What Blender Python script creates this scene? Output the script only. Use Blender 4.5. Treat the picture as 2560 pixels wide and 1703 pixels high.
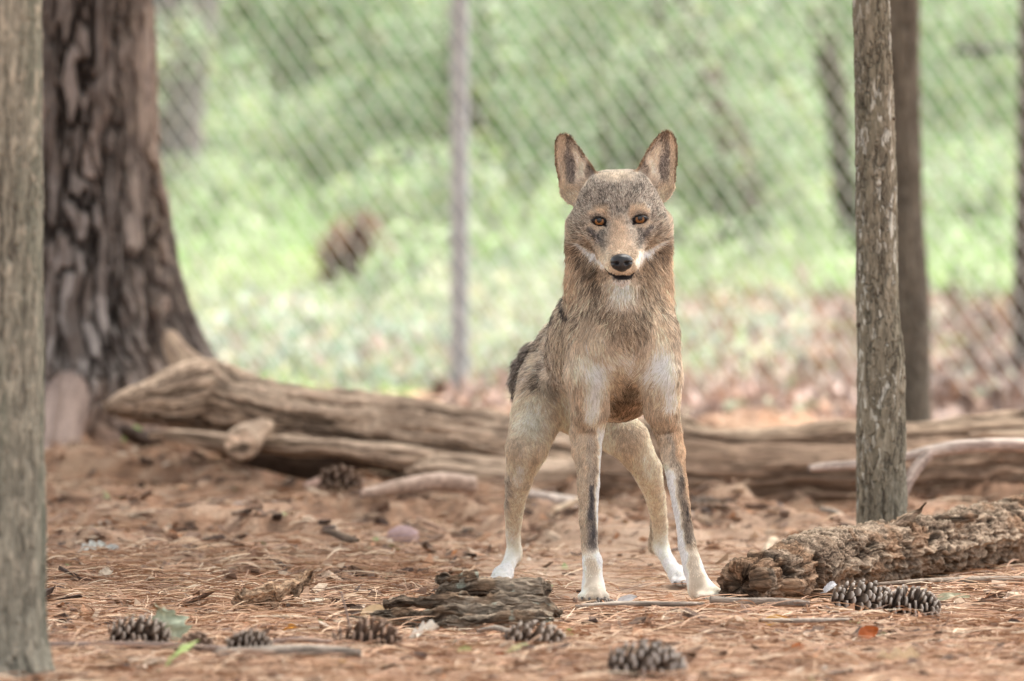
import bpy, math, random, time
import numpy as np
from mathutils import Vector, Matrix
T0 = time.time()
random.seed(7)
RS = np.random.RandomState(11)
SC = bpy.context.scene
for _o in list(bpy.data.objects): bpy.data.objects.remove(_o)

# ------------------------------------------------------------------ camera, sky, sun, exposure
CAMZ, CAMY, PITCH = 1.0, -17.0, math.radians(1.61)
FPX = 300.0 / 36.0 * 2560.0
cam_data = bpy.data.cameras.new('camera')
cam_data.lens = 300.0
cam_data.sensor_width = 36.0
cam_data.clip_start = 0.5
cam_data.clip_end = 3000.0
cam_data.dof.use_dof = True
cam_data.dof.focus_distance = 16.98
cam_data.dof.aperture_fstop = 4.4
cam_data.dof.aperture_blades = 0
cam = bpy.data.objects.new('camera', cam_data)
SC.collection.objects.link(cam)
cam.location = (0, CAMY, CAMZ)
cam.rotation_euler = (math.pi / 2 - PITCH, 0, 0)
SC.camera = cam

SUN_EL, SUN_AZ = 62.0, 38.0         # azimuth measured from +Y (away from the camera) towards +X
world = bpy.data.worlds.new('World')
SC.world = world
world.use_nodes = True
wn, wl = world.node_tree.nodes, world.node_tree.links
wn.clear()
w_out = wn.new('ShaderNodeOutputWorld')
w_bg = wn.new('ShaderNodeBackground')
w_sky = wn.new('ShaderNodeTexSky')
w_sky.sky_type = 'NISHITA'
w_sky.sun_disc = False
w_sky.sun_elevation = math.radians(SUN_EL)
w_sky.sun_rotation = math.radians(SUN_AZ)
w_sky.air_density = 1.0
w_sky.dust_density = 4.0
w_sky.ozone_density = 0.6
w_hs = wn.new('ShaderNodeHueSaturation')      # cloud cover: the same sky with most of its blue gone
w_hs.inputs['Saturation'].default_value = 0.28
w_tint = wn.new('ShaderNodeMix')
w_tint.data_type = 'RGBA'
w_tint.blend_type = 'MULTIPLY'
w_tint.inputs[0].default_value = 1.0
w_tint.inputs[7].default_value = (1.0, 0.975, 0.945, 1)
wl.new(w_sky.outputs[0], w_hs.inputs['Color'])
wl.new(w_hs.outputs[0], w_tint.inputs[6])
wl.new(w_tint.outputs[2], w_bg.inputs['Color'])
w_bg.inputs['Strength'].default_value = 0.11
wl.new(w_bg.outputs[0], w_out.inputs['Surface'])

sun_data = bpy.data.lights.new('sun', 'SUN')
sun_data.energy = 2.4
sun_data.angle = math.radians(16.0)
sun_data.color = (1.0, 0.95, 0.88)
sun = bpy.data.objects.new('sun', sun_data)
SC.collection.objects.link(sun)
_el, _az = math.radians(SUN_EL), math.radians(SUN_AZ)
_dir = Vector((math.sin(_az) * math.cos(_el), math.cos(_az) * math.cos(_el), math.sin(_el)))
sun.rotation_euler = _dir.to_track_quat('Z', 'Y').to_euler()
sun.location = _dir * 30

SC.view_settings.view_transform = 'Standard'
SC.view_settings.look = 'None'
SC.view_settings.gamma = 1.0
SC.view_settings.use_curve_mapping = False
SC.view_settings.exposure = 2.45
SC.cycles.max_bounces = 6
SC.cycles.diffuse_bounces = 3
SC.cycles.glossy_bounces = 2
SC.cycles.transmission_bounces = 3
SC.cycles.transparent_max_bounces = 8
SC.cycles.use_denoising = True

# ------------------------------------------------------------------ helpers
_ct, _st = math.cos(PITCH), math.sin(PITCH)
def P(px, py, Y):
    """world point at depth Y that lies on the sight line of photo pixel (px, py): used to take measurements off the photograph"""
    dx = px - 1280.0
    dy = FPX * _ct + (851.5 - py) * _st
    dz = -FPX * _st + (851.5 - py) * _ct
    t = (Y - CAMY) / dy
    return np.array([dx * t, Y, CAMZ + dz * t])
def GY(py):
    """depth Y at which the flat ground is seen at photo row py"""
    dy = FPX * _ct + (851.5 - py) * _st
    dz = -FPX * _st + (851.5 - py) * _ct
    return CAMY + dy * (-CAMZ / dz)
def mpp(Y): return (Y - CAMY) / FPX      # metres per photo pixel at depth Y

def _hash(ix, iy, iz, seed):
    n = (ix.astype(np.int64) * 73856093) ^ (iy.astype(np.int64) * 19349663) ^ (iz.astype(np.int64) * 83492791) ^ (seed * 2654435761 & 0x7fffffff)
    n = (n ^ (n >> 13)) * 1274126177 & 0xffffffff
    n = (n ^ (n >> 16)) * 2246822519 & 0xffffffff
    return ((n ^ (n >> 15)) & 0xffffff).astype(np.float64) / 0xffffff
def vnoise(p, seed=0):
    """value noise in 0..1 at points p (N,3)"""
    p = np.asarray(p, float)
    i = np.floor(p)
    f = p - i
    f = f * f * (3 - 2 * f)
    i = i.astype(np.int64)
    r = 0
    for a in (0, 1):
        wx = f[:, 0] if a else 1 - f[:, 0]
        for b in (0, 1):
            wy = f[:, 1] if b else 1 - f[:, 1]
            for c in (0, 1):
                wz = f[:, 2] if c else 1 - f[:, 2]
                r = r + wx * wy * wz * _hash(i[:, 0] + a, i[:, 1] + b, i[:, 2] + c, seed)
    return r
def fbm(p, oct=4, seed=0, gain=0.5, lac=2.03):
    p = np.asarray(p, float)
    a, s, t = 1.0, 0.0, 0.0
    for k in range(oct):
        s = s + a * vnoise(p, seed + k * 17)
        t += a
        a *= gain
        p = p * lac
    return s / t
def voro(p, seed=0, jit=1.0):
    """(F1, F2, id 0..1) of a 3D voronoi"""
    p = np.asarray(p, float)
    i = np.floor(p).astype(np.int64)
    F1 = np.full(len(p), 9.0); F2 = np.full(len(p), 9.0); ID = np.zeros(len(p))
    for a in (-1, 0, 1):
        for b in (-1, 0, 1):
            for c in (-1, 0, 1):
                cx, cy, cz = i[:, 0] + a, i[:, 1] + b, i[:, 2] + c
                qx = cx + 0.5 + jit * (_hash(cx, cy, cz, seed + 1) - 0.5)
                qy = cy + 0.5 + jit * (_hash(cx, cy, cz, seed + 2) - 0.5)
                qz = cz + 0.5 + jit * (_hash(cx, cy, cz, seed + 3) - 0.5)
                d = np.sqrt((qx - p[:, 0]) ** 2 + (qy - p[:, 1]) ** 2 + (qz - p[:, 2]) ** 2)
                h = _hash(cx, cy, cz, seed + 4)
                n1 = d < F1
                F2 = np.where(n1, F1, np.minimum(F2, d))
                ID = np.where(n1, h, ID)
                F1 = np.where(n1, d, F1)
    return F1, F2, ID
def sstep(a, b, x):
    t = np.clip((x - a) / (b - a), 0, 1)
    return t * t * (3 - 2 * t)
def mixc(c, d, t):
    t = np.asarray(t)[..., None]
    return c * (1 - t) + np.asarray(d) * t

def mesh_np(name, V, F, smooth=True, mat=None, col=None):
    """mesh from numpy arrays; F is (n,3) or (n,4), or a list of index lists; col is (nverts,3)"""
    me = bpy.data.meshes.new(name)
    V = np.asarray(V, np.float32)
    if isinstance(F, list) and (len(F) == 0 or len(set(map(len, F))) > 1):
        me.from_pydata([tuple(v) for v in V], [], F)
    else:
        F = np.asarray(F, np.int32)
        k = F.shape[1]
        me.vertices.add(len(V)); me.vertices.foreach_set('co', V.ravel())
        me.loops.add(F.size); me.loops.foreach_set('vertex_index', F.ravel())
        me.polygons.add(len(F))
        me.polygons.foreach_set('loop_start', np.arange(0, F.size, k, dtype=np.int32))
        me.polygons.foreach_set('loop_total', np.full(len(F), k, np.int32))
        me.update(calc_edges=True)
        me.validate()
    me.polygons.foreach_set('use_smooth', np.full(len(me.polygons), smooth))
    if col is not None and len(me.vertices) == len(col):
        at = me.color_attributes.new('Col', 'FLOAT_COLOR', 'POINT')
        c4 = np.ones((len(col), 4), np.float32); c4[:, :3] = col
        at.data.foreach_set('color', c4.ravel())
    if mat: me.materials.append(mat)
    return me
def link(name, data, parent=None, loc=None, rot=None, scale=None, label=None, cat=None, group=None, kind=None):
    o = bpy.data.objects.new(name, data)
    SC.collection.objects.link(o)
    if parent: o.parent = parent
    if loc is not None: o.location = [float(v) for v in loc]
    if rot is not None: o.rotation_euler = rot
    if scale is not None: o.scale = (scale,) * 3 if isinstance(scale, (int, float)) else scale
    if label: o['label'] = label
    if cat: o['category'] = cat
    if group: o['group'] = group
    if kind: o['kind'] = kind
    return o

# ------------------------------------------------------------------ materials
def mat_new(name):
    m = bpy.data.materials.new(name); m.use_nodes = True
    nt = m.node_tree; nt.nodes.clear()
    out = nt.nodes.new('ShaderNodeOutputMaterial')
    b = nt.nodes.new('ShaderNodeBsdfPrincipled')
    nt.links.new(b.outputs[0], out.inputs['Surface'])
    b.inputs['Roughness'].default_value = 0.85
    b.inputs['Specular IOR Level'].default_value = 0.25
    return m, nt, b, out
def ramp(nt, src, stops):
    r = nt.nodes.new('ShaderNodeValToRGB')
    while len(r.color_ramp.elements) > 1: r.color_ramp.elements.remove(r.color_ramp.elements[-1])
    for k, (pos, c) in enumerate(stops):
        e = r.color_ramp.elements[0] if k == 0 else r.color_ramp.elements.new(pos)
        e.position = pos; e.color = (c[0], c[1], c[2], 1)
    nt.links.new(src, r.inputs[0])
    return r.outputs[0]
def tex(nt, scale, detail=5, rough=0.6, stretch=(1, 1, 1), kind='noise'):
    tc = nt.nodes.new('ShaderNodeTexCoord')
    mp = nt.nodes.new('ShaderNodeMapping'); mp.inputs['Scale'].default_value = stretch
    nt.links.new(tc.outputs['Object'], mp.inputs[0])
    if kind == 'noise':
        n = nt.nodes.new('ShaderNodeTexNoise')
        n.inputs['Detail'].default_value = detail; n.inputs['Roughness'].default_value = rough
    else:
        n = nt.nodes.new('ShaderNodeTexVoronoi')
    n.inputs['Scale'].default_value = scale
    nt.links.new(mp.outputs[0], n.inputs['Vector'])
    return n.outputs[0]
def mul(nt, a, b, mode='MULTIPLY', fac=1.0):
    m = nt.nodes.new('ShaderNodeMix'); m.data_type = 'RGBA'; m.blend_type = mode
    if hasattr(fac, 'links') or not isinstance(fac, (int, float)): nt.links.new(fac, m.inputs[0])
    else: m.inputs[0].default_value = fac
    for s, v in ((6, a), (7, b)):
        if isinstance(v, tuple): m.inputs[s].default_value = v + (1,)
        else: nt.links.new(v, m.inputs[s])
    return m.outputs[2]
def bump(nt, b, h, strength, dist):
    bp = nt.nodes.new('ShaderNodeBump')
    bp.inputs['Strength'].default_value = strength; bp.inputs['Distance'].default_value = dist
    nt.links.new(h, bp.inputs['Height']); nt.links.new(bp.outputs[0], b.inputs['Normal'])
def attr(nt, name='Col'):
    a = nt.nodes.new('ShaderNodeAttribute'); a.attribute_name = name
    return a.outputs['Color']
def mat_vcol(name, rough=0.9, nscale=60, nlo=0.6, nhi=1.3, stretch=(1, 1, 1), bstr=0.5, bdist=0.004, spec=0.2):
    """vertex colour times fine grain, with fine relief"""
    m, nt, b, out = mat_new(name)
    n = tex(nt, nscale, 6, 0.65, stretch)
    g = ramp(nt, n, [(0.3, (nlo,) * 3), (0.7, (nhi,) * 3)])
    nt.links.new(mul(nt, attr(nt), g), b.inputs['Base Color'])
    b.inputs['Roughness'].default_value = rough
    b.inputs['Specular IOR Level'].default_value = spec
    if bstr: bump(nt, b, n, bstr, bdist)
    return m
def mat_plain(name, c, rough=0.8, spec=0.3, nscale=40, var=0.3, coat=0.0):
    m, nt, b, out = mat_new(name)
    n = tex(nt, nscale, 4)
    g = ramp(nt, n, [(0.3, (1 - var,) * 3), (0.7, (1 + var,) * 3)])
    nt.links.new(mul(nt, tuple(c), g), b.inputs['Base Color'])
    b.inputs['Roughness'].default_value = rough
    b.inputs['Specular IOR Level'].default_value = spec
    b.inputs['Coat Weight'].default_value = coat
    b.inputs['Coat Roughness'].default_value = 0.08
    return m
def mat_leaf(name, trans=0.35, rough=0.55):
    """thin leaf: vertex colour, part of the light passes through"""
    m, nt, b, out = mat_new(name)
    c = attr(nt)
    nt.links.new(c, b.inputs['Base Color'])
    b.inputs['Roughness'].default_value = rough
    t = nt.nodes.new('ShaderNodeBsdfTranslucent'); nt.links.new(c, t.inputs[0])
    mx = nt.nodes.new('ShaderNodeMixShader'); mx.inputs[0].default_value = trans
    nt.links.new(b.outputs[0], mx.inputs[1]); nt.links.new(t.outputs[0], mx.inputs[2])
    nt.links.new(mx.outputs[0], out.inputs['Surface'])
    return m
# ------------------------------------------------------------------ ground
def gz(x, y):
    x = np.asarray(x, float); y = np.asarray(y, float)
    sh = x.shape
    p = np.stack([x.ravel(), y.ravel(), np.zeros(x.size)], 1)
    near = sstep(60, 20, np.abs(y)).ravel()
    h = (fbm(p * np.array([1.3, 1.1, 1]), 3, 70) - .5) * .05 + (fbm(p * 7.0, 3, 71) - .5) * .030 + (fbm(p * 26.0, 2, 72) - .5) * .016
    h = h.reshape(sh) * near.reshape(sh)
    lumps = sstep(.50, .72, fbm(p * np.array([5.5, 3.5, 1]) + 3, 3, 74)).reshape(sh) * near.reshape(sh)
    calm = 1 - .9 * np.exp(-(((x - .52) / .42) ** 2 + ((y + .12) / .50) ** 2)) - .5 * np.exp(-(((x + .2) / .9) ** 2 + ((y + 1.5) / .35) ** 2))
    h = h + lumps * (.020 + .042 * sstep(1.0, 3.5, y)) * sstep(13, 9, np.abs(y)) * calm - .012
    h = h + .032 * np.exp(-(((x - 1.05) / .34) ** 2 + ((y + .05) / .26) ** 2))
    h = h + .018 * np.exp(-(((x - .24) / .26) ** 2 + ((y + .36) / .15) ** 2))
    # quiet, swept patch where the animal stands
    q = np.exp(-(((x - .30) / .42) ** 2 + ((y - .9) / 1.25) ** 2))
    h = h * (1 - .6 * q)
    up = np.clip(y - 11.6, 0, None)
    h = h + np.where(up < 60, .046 * up, .046 * 60 + .01 * (up - 60)) 
    h = h + .10 * np.exp(-(((x + 1.5) / .9) ** 2 + ((y - 6.2) / 1.3) ** 2))
    return h
def gzs(x, y): return float(gz(np.array([x]), np.array([y]))[0])
def grow(a, b, st, far, k=1.22):
    core = list(np.arange(a, b, st)); lo, hi = [], []
    d, v = st, a
    while v > -far: d *= k; v -= d; lo.append(v)
    d, v = st, core[-1]
    while v < far: d *= k; v += d; hi.append(v)
    return np.array(lo[::-1] + core + hi)
gx = grow(-2.3, 2.3, .016, 900)
gy = np.concatenate([grow(-3.2, 0, .02, 900)[:-1][grow(-3.2, 0, .02, 900)[:-1] < 0], np.arange(0, 9, .03), np.arange(9, 30, .12), 30 + np.cumsum(.15 * 1.15 ** np.arange(48))])
GX, GYY = np.meshgrid(gx, gy, indexing='ij')
GZ = gz(GX, GYY)
gv = np.stack([GX.ravel(), GYY.ravel(), GZ.ravel()], 1)
nx, ny = len(gx), len(gy)
ii, jj = np.meshgrid(np.arange(nx - 1), np.arange(ny - 1), indexing='ij')
gf = np.stack([(ii * ny + jj).ravel(), ((ii + 1) * ny + jj).ravel(), ((ii + 1) * ny + jj + 1).ravel(), (ii * ny + jj + 1).ravel()], 1)
S_STRAW = np.array([.35, .208, .135]); S_DUST = np.array([.46, .325, .235]); S_DARK = np.array([.12, .076, .055]); S_PALE = np.array([.48, .355, .26])
G_GRASS = np.array([.16, .22, .075]); G_LITTER = np.array([.26, .165, .12])
def ground_col(x, y):
    p = np.stack([x, y * .8, 0 * x], 1)
    c = np.tile(S_STRAW, (len(x), 1)) * (.75 + .5 * fbm(p * 3, 3, 80))[:, None]
    a = fbm(p * 22, 3, 81)
    c = mixc(c, S_DARK, sstep(.52, .64, a) * .6)
    c = mixc(c, S_PALE, sstep(.45, .36, a) * .5)
    q = np.exp(-(((x - .42) / .55) ** 2 + ((y - 1.2) / 1.6) ** 2))
    c = mixc(c, S_DUST, np.clip(q * 1.5, 0, .9))
    up = sstep(10.8, 12.2, y + (fbm(p * 1.6, 2, 82) - .5) * 1.5)
    b = fbm(p * 1.3, 3, 83)
    far = mixc(np.tile(G_LITTER, (len(x), 1)), G_GRASS, sstep(.38, .52, b) * sstep(2.6, .6, x - .12 * (y - 12)))
    far = mixc(far, G_GRASS * 1.3, sstep(16, 19, y))
    return c * (1 - up[:, None]) + far * up[:, None]
m_ground = mat_vcol('pine_straw_earth', .95, 120, .55, 1.35, (1, 1, 1), .7, .006, .1)
link('ground', mesh_np('ground', gv, gf, True, m_ground, ground_col(gv[:, 0], gv[:, 1])), kind='structure')

# ------------------------------------------------------------------ needles, chips and leaf crumbs lying on it (nobody could count them)
def sample_ground(n, y0, y1, pw=1.0, keep=None):
    y = y0 + (y1 - y0) * RS.rand(n) ** pw
    hw = (y + 17) * .0605 + .12
    x = (RS.rand(n) * 2 - 1) * hw
    return x, y
def ribbons(n, x, y, z, L, wd, ang, arch, tilt, curl, col, seg_=4):
    """bent flat blades as one vertex array"""
    t = np.linspace(-.5, .5, seg_ + 1)
    dx, dy = np.cos(ang), np.sin(ang)
    px = -dy; py = dx
    V = np.zeros((n, seg_ + 1, 2, 3)); 
    for k, tt in enumerate(t):
        c = L * tt
        bend = curl * L * (tt * tt - .08)
        cx = x + dx * c + px * bend; cy = y + dy * c + py * bend
        cz = z + arch * (0.25 - tt * tt) * 4 + tilt * (tt + .5) * L
        w = wd * (1.0 if 0 < k < seg_ else .45)
        V[:, k, 0] = np.stack([cx - px * w, cy - py * w, cz + w * .2], 1)
        V[:, k, 1] = np.stack([cx + px * w * .4, cy + py * w * .4, cz + w * 1.5], 1)
    base = (np.arange(n) * (seg_ + 1) * 2)[:, None]
    F = np.concatenate([base + np.array([[2 * k, 2 * k + 1, 2 * k + 3, 2 * k + 2]]) for k in range(seg_)], 0)
    C = np.repeat(col, (seg_ + 1) * 2, 0)
    return V.reshape(-1, 3), F, C
m_need = mat_vcol('pine_needles', .7, 30, .85, 1.15, (1, 1, 1), 0, 0, .3)
x1, y1 = sample_ground(36000, -3.0, 1.6)
x2, y2 = sample_ground(20000, 1.0, 8.5)
x, y = np.concatenate([x1, x2]), np.concatenate([y1, y2])
q = np.exp(-(((x - .38) / .50) ** 2 + ((y - 1.3) / 1.7) ** 2)) * 1.25
cl = fbm(np.stack([x * 3, y * 2, 0 * x], 1), 3, 90)
k = (RS.rand(len(x)) > np.minimum(q * 1.1, .82)) & (RS.rand(len(x)) < .35 + 1.6 * sstep(.35, .65, cl))
x, y = x[k], y[k]; n = len(x)
pal = np.array([[.45, .275, .172], [.34, .188, .112], [.55, .385, .255], [.18, .104, .068], [.64, .50, .36], [.39, .222, .137]])
col = pal[RS.choice(6, n, p=[.28, .22, .18, .12, .08, .12])] * (.8 + .4 * RS.rand(n))[:, None]
V_, F_, C2 = ribbons(n, x, y, gz(x, y) + .002 + .012 * RS.rand(n) ** 2, .05 + .12 * RS.rand(n), .0007 + .0006 * RS.rand(n), RS.rand(n) * np.pi * 2,
                     .014 * RS.rand(n) ** 2, .22 * RS.rand(n) ** 4 * (RS.rand(n) < .4), (RS.rand(n) - .5) * .8, col)
link('pine_needles', mesh_np('pine_needles', V_, F_, False, m_need, C2), kind='stuff')
# flakes: bark crumbs, chips, leaf scraps
m_flake = mat_leaf('litter_flakes', .12, .8)
def flakes(n, x, y, z, size, col, flat=.6):
    """irregular crumpled five-sided scraps, each with a raised middle"""
    ang = RS.rand(n) * 6.283; V = np.zeros((n, 6, 3))
    ax = RS.randn(n, 3); ax[:, 2] *= .0; 
    tx = RS.randn(n) * flat; ty = RS.randn(n) * flat
    V[:, 5] = np.stack([x, y, z + size * .25], 1)
    asp = .45 + .5 * RS.rand(n)
    for k in range(5):
        a = 6.283 * k / 5
        r = size * (.6 + .7 * RS.rand(n))
        lx, ly = np.cos(a) * r, np.sin(a) * r * asp
        gx_, gy_ = lx * np.cos(ang) - ly * np.sin(ang), lx * np.sin(ang) + ly * np.cos(ang)
        V[:, k] = np.stack([x + gx_, y + gy_, z + np.maximum(gx_ * tx + gy_ * ty, -size * .2) + size * .4 * RS.rand(n) * np.abs(tx)], 1)
    b = (np.arange(n) * 6)[:, None]
    F = np.concatenate([np.concatenate([b + k, b + (k + 1) % 5, b + 5], 1) for k in range(5)], 0)
    return V.reshape(-1, 3), F, np.repeat(col, 6, 0)
x1, y1 = sample_ground(13000, -3.0, 2.0); x2, y2 = sample_ground(13000, 1.5, 9.5)
x, y = np.concatenate([x1, x2]), np.concatenate([y1, y2])
q = np.exp(-(((x - .32) / .40) ** 2 + ((y - 1.0) / 1.2) ** 2))
k = (RS.rand(len(x)) > np.minimum(q * 1.2, .85)); x, y = x[k], y[k]; n = len(x)
pal = np.array([[.36, .23, .155], [.18, .115, .085], [.48, .35, .25], [.60, .50, .40], [.10, .065, .05], [.40, .22, .13], [.42, .17, .06], [.22, .26, .12]])
col = pal[RS.choice(8, n, p=[.26, .16, .23, .07, .12, .13, .02, .01])] * (.75 + .5 * RS.rand(n))[:, None]
V_, F_, C2 = flakes(n, x, y, gz(x, y) + .003, .004 + .016 * RS.rand(n) ** 2, col, .5)
link('leaf_litter', mesh_np('leaf_litter', V_, F_, False, m_flake, C2), kind='stuff')
# coarser crumbs of bark and rotten wood
x1, y1 = sample_ground(900, -2.9, 1.5); x2, y2 = sample_ground(1500, 1.5, 8.0)
x, y = np.concatenate([x1, x2]), np.concatenate([y1, y2])
k = np.exp(-(((x - .38) / .42) ** 2 + ((y - 1.2) / 1.6) ** 2)) < .35; x, y = x[k], y[k]; n = len(x)
pal = np.array([[.12, .08, .06], [.20, .13, .095], [.32, .21, .15], [.46, .35, .26], [.08, .055, .045]])
bv, bf, bc = [], [], []
for i in range(n):
    L, w_, h_ = .010 + .028 * RS.rand() ** 2, .006 + .010 * RS.rand(), .003 + .009 * RS.rand()
    v8 = np.array([[a * L, b_ * w_, c_ * h_] for a in (-1, 1) for b_ in (-1, 1) for c_ in (0, 1)]) * (1 + .7 * (RS.rand(8, 3) - .5))
    a = RS.rand() * 6.28; ca, sa = math.cos(a), math.sin(a); tl_ = (RS.rand() - .5) * .9
    v8[:, 2] += v8[:, 0] * tl_ + abs(tl_) * L * .6
    v8 = np.stack([v8[:, 0] * ca - v8[:, 1] * sa + x[i], v8[:, 0] * sa + v8[:, 1] * ca + y[i], v8[:, 2]], 1)
    bv.append(v8); bc.append(np.tile(pal[RS.randint(5)] * (.7 + .6 * RS.rand()), (8, 1)))
    bf.append(np.array([[0, 1, 3, 2], [4, 6, 7, 5], [0, 4, 5, 1], [2, 3, 7, 6], [0, 2, 6, 4], [1, 5, 7, 3]]) + 8 * i)
bv = np.concatenate(bv); bz = np.repeat(gz(x, y), 8); bv[:, 2] += bz
m_crumb = mat_vcol('bark_crumb', .95, 150, .6, 1.3, (1, 1, 1), .6, .003, .1)
link('bark_crumbs', mesh_np('bark_crumbs', bv, np.concatenate(bf), False, m_crumb, np.concatenate(bc)), kind='stuff')

# ------------------------------------------------------------------ tubes: trunks, logs, sticks
def tall(pts, dense, st, coarse=.06):
    p = np.asarray(pts)[:, :3]; L = np.linalg.norm(np.diff(p, axis=0), axis=1).sum()
    return np.concatenate([np.arange(0, dense, st), np.linspace(dense, L, max(4, int((L - dense) / coarse)))])
def spline(pts, n):
    p = np.asarray(pts, float)
    d = np.concatenate([[0], np.cumsum(np.linalg.norm(np.diff(p[:, :3], axis=0), axis=1))])
    t = np.linspace(0, d[-1], n) if np.isscalar(n) else np.minimum(np.asarray(n), d[-1])
    n = len(t)
    out = np.zeros((n, p.shape[1]))
    m = np.zeros_like(p)
    for i in range(len(p)):
        a, b = max(i - 1, 0), min(i + 1, len(p) - 1)
        m[i] = (p[b] - p[a]) / (d[b] - d[a] + 1e-9)
    idx = np.clip(np.searchsorted(d, t, side='right') - 1, 0, len(p) - 2)
    h = (d[idx + 1] - d[idx])[:, None]; s = ((t - d[idx]) / h[:, 0])[:, None]
    h00 = 2 * s ** 3 - 3 * s ** 2 + 1; h10 = s ** 3 - 2 * s ** 2 + s; h01 = -2 * s ** 3 + 3 * s ** 2; h11 = s ** 3 - s ** 2
    return h00 * p[idx] + h10 * h * m[idx] + h01 * p[idx + 1] + h11 * h * m[idx + 1], t
def tube(pts, nr, nt, disp=None, cap=True, up=(0, 0, 1), capdisp=0.0, seed=0):
    """pts rows (x, y, z, r). disp(th, s, r, dirs, centre) -> (new radius, colour)"""
    q, s = spline(pts, nr); nr = len(s)
    c, r = q[:, :3], np.maximum(q[:, 3], 1e-4)
    tg = np.gradient(c, axis=0); tg /= np.linalg.norm(tg, axis=1)[:, None] + 1e-12
    u = np.zeros_like(tg)
    u0 = np.array(up, float)
    for i in range(nr):
        a = u0 - tg[i] * (u0 @ tg[i]); u[i] = a / (np.linalg.norm(a) + 1e-12); 
    w = np.cross(tg, u)
    th = np.arange(nt) / nt * 2 * np.pi
    D = u[:, None, :] * np.cos(th)[None, :, None] + w[:, None, :] * np.sin(th)[None, :, None]
    TH = np.tile(th, (nr, 1)); Sg = np.repeat(s[:, None], nt, 1); Rg = np.repeat(r[:, None], nt, 1)
    P0 = c[:, None, :] + D * Rg[..., None]
    if disp: R2, col = disp(TH.ravel(), Sg.ravel(), Rg.ravel(), D.reshape(-1, 3), P0.reshape(-1, 3)); R2 = R2.reshape(nr, nt)
    else: R2, col = Rg, None
    V = (c[:, None, :] + D * R2[..., None]).reshape(-1, 3)
    i, j = np.meshgrid(np.arange(nr - 1), np.arange(nt), indexing='ij'); j2 = (j + 1) % nt
    F = np.stack([(i * nt + j).ravel(), (i * nt + j2).ravel(), ((i + 1) * nt + j2).ravel(), ((i + 1) * nt + j).ravel()], 1)[:, ::-1]
    if cap:
        # close both ends with rings that shrink towards a rough face
        n0 = len(V); ex = []; ec = []; ef = []
        for e, base in ((0, 0), (1, (nr - 1) * nt)):
            ring = V[base:base + nt]; cen = ring.mean(0); t_ = tg[0] * -1 if e == 0 else tg[-1]
            prev = base
            for k, f in enumerate((.93, .84, .72, .60, .48, .36, .24, .12, .02) if capdisp > .01 else (.8, .5, .22, .04)):
                dv_ = ring - cen; rl_ = np.linalg.norm(dv_, axis=1)[:, None]; sm_ = rl_.mean()
                ker = sum(np.roll(rl_, q_, 0) for q_ in range(-4, 5)) / 9
                rr = cen + dv_ / rl_ * ((rl_ * .5 + ker * .5) * f ** 1 * f + (ker * .6 + sm_ * .4) * f * (1 - f)) * (1 if f > .3 else 1)
                hh = (fbm(rr * (38 if capdisp > .01 else 60) + seed, 4, 5, .6) - .5) * capdisp * 2
                rr = rr + t_ * (hh)[:, None]
                st = n0 + len(ex) * nt
                ex.append(rr)
                if col is not None: ec.append(col[base:base + nt] * (.35 + 1.2 * sstep(.35, .65, fbm(rr * 45, 3, 8)))[:, None])
                a = prev + np.arange(nt); b = prev + (np.arange(nt) + 1) % nt; c_ = st + (np.arange(nt) + 1) % nt; d_ = st + np.arange(nt)
                q_ = np.stack([a, b, c_, d_], 1)
                ef.append(q_ if e == 0 else q_[:, ::-1])
                prev = st
        V = np.concatenate([V] + ex); F = np.concatenate([F] + ef)
        if col is not None: col = np.concatenate([col] + ec)
    return V, F, col
def PR(px, py, rpx, Y):
    a = P(px, py, Y); return [a[0], a[1], a[2], rpx * mpp(Y)]
# ------------------------------------------------------------------ trees
m_bark = mat_vcol('bark', .92, 90, .65, 1.3, (1, 1, .35), .6, .004, .12)
def place_tube(name, pts, nr, nt, disp, mat, parent=None, origin=(0, 0, 0), **kw):
    V, F, C = tube(pts, nr, nt, disp, **kw)
    return mesh_np(name, V - np.asarray(origin), F, True, mat, C)
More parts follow.
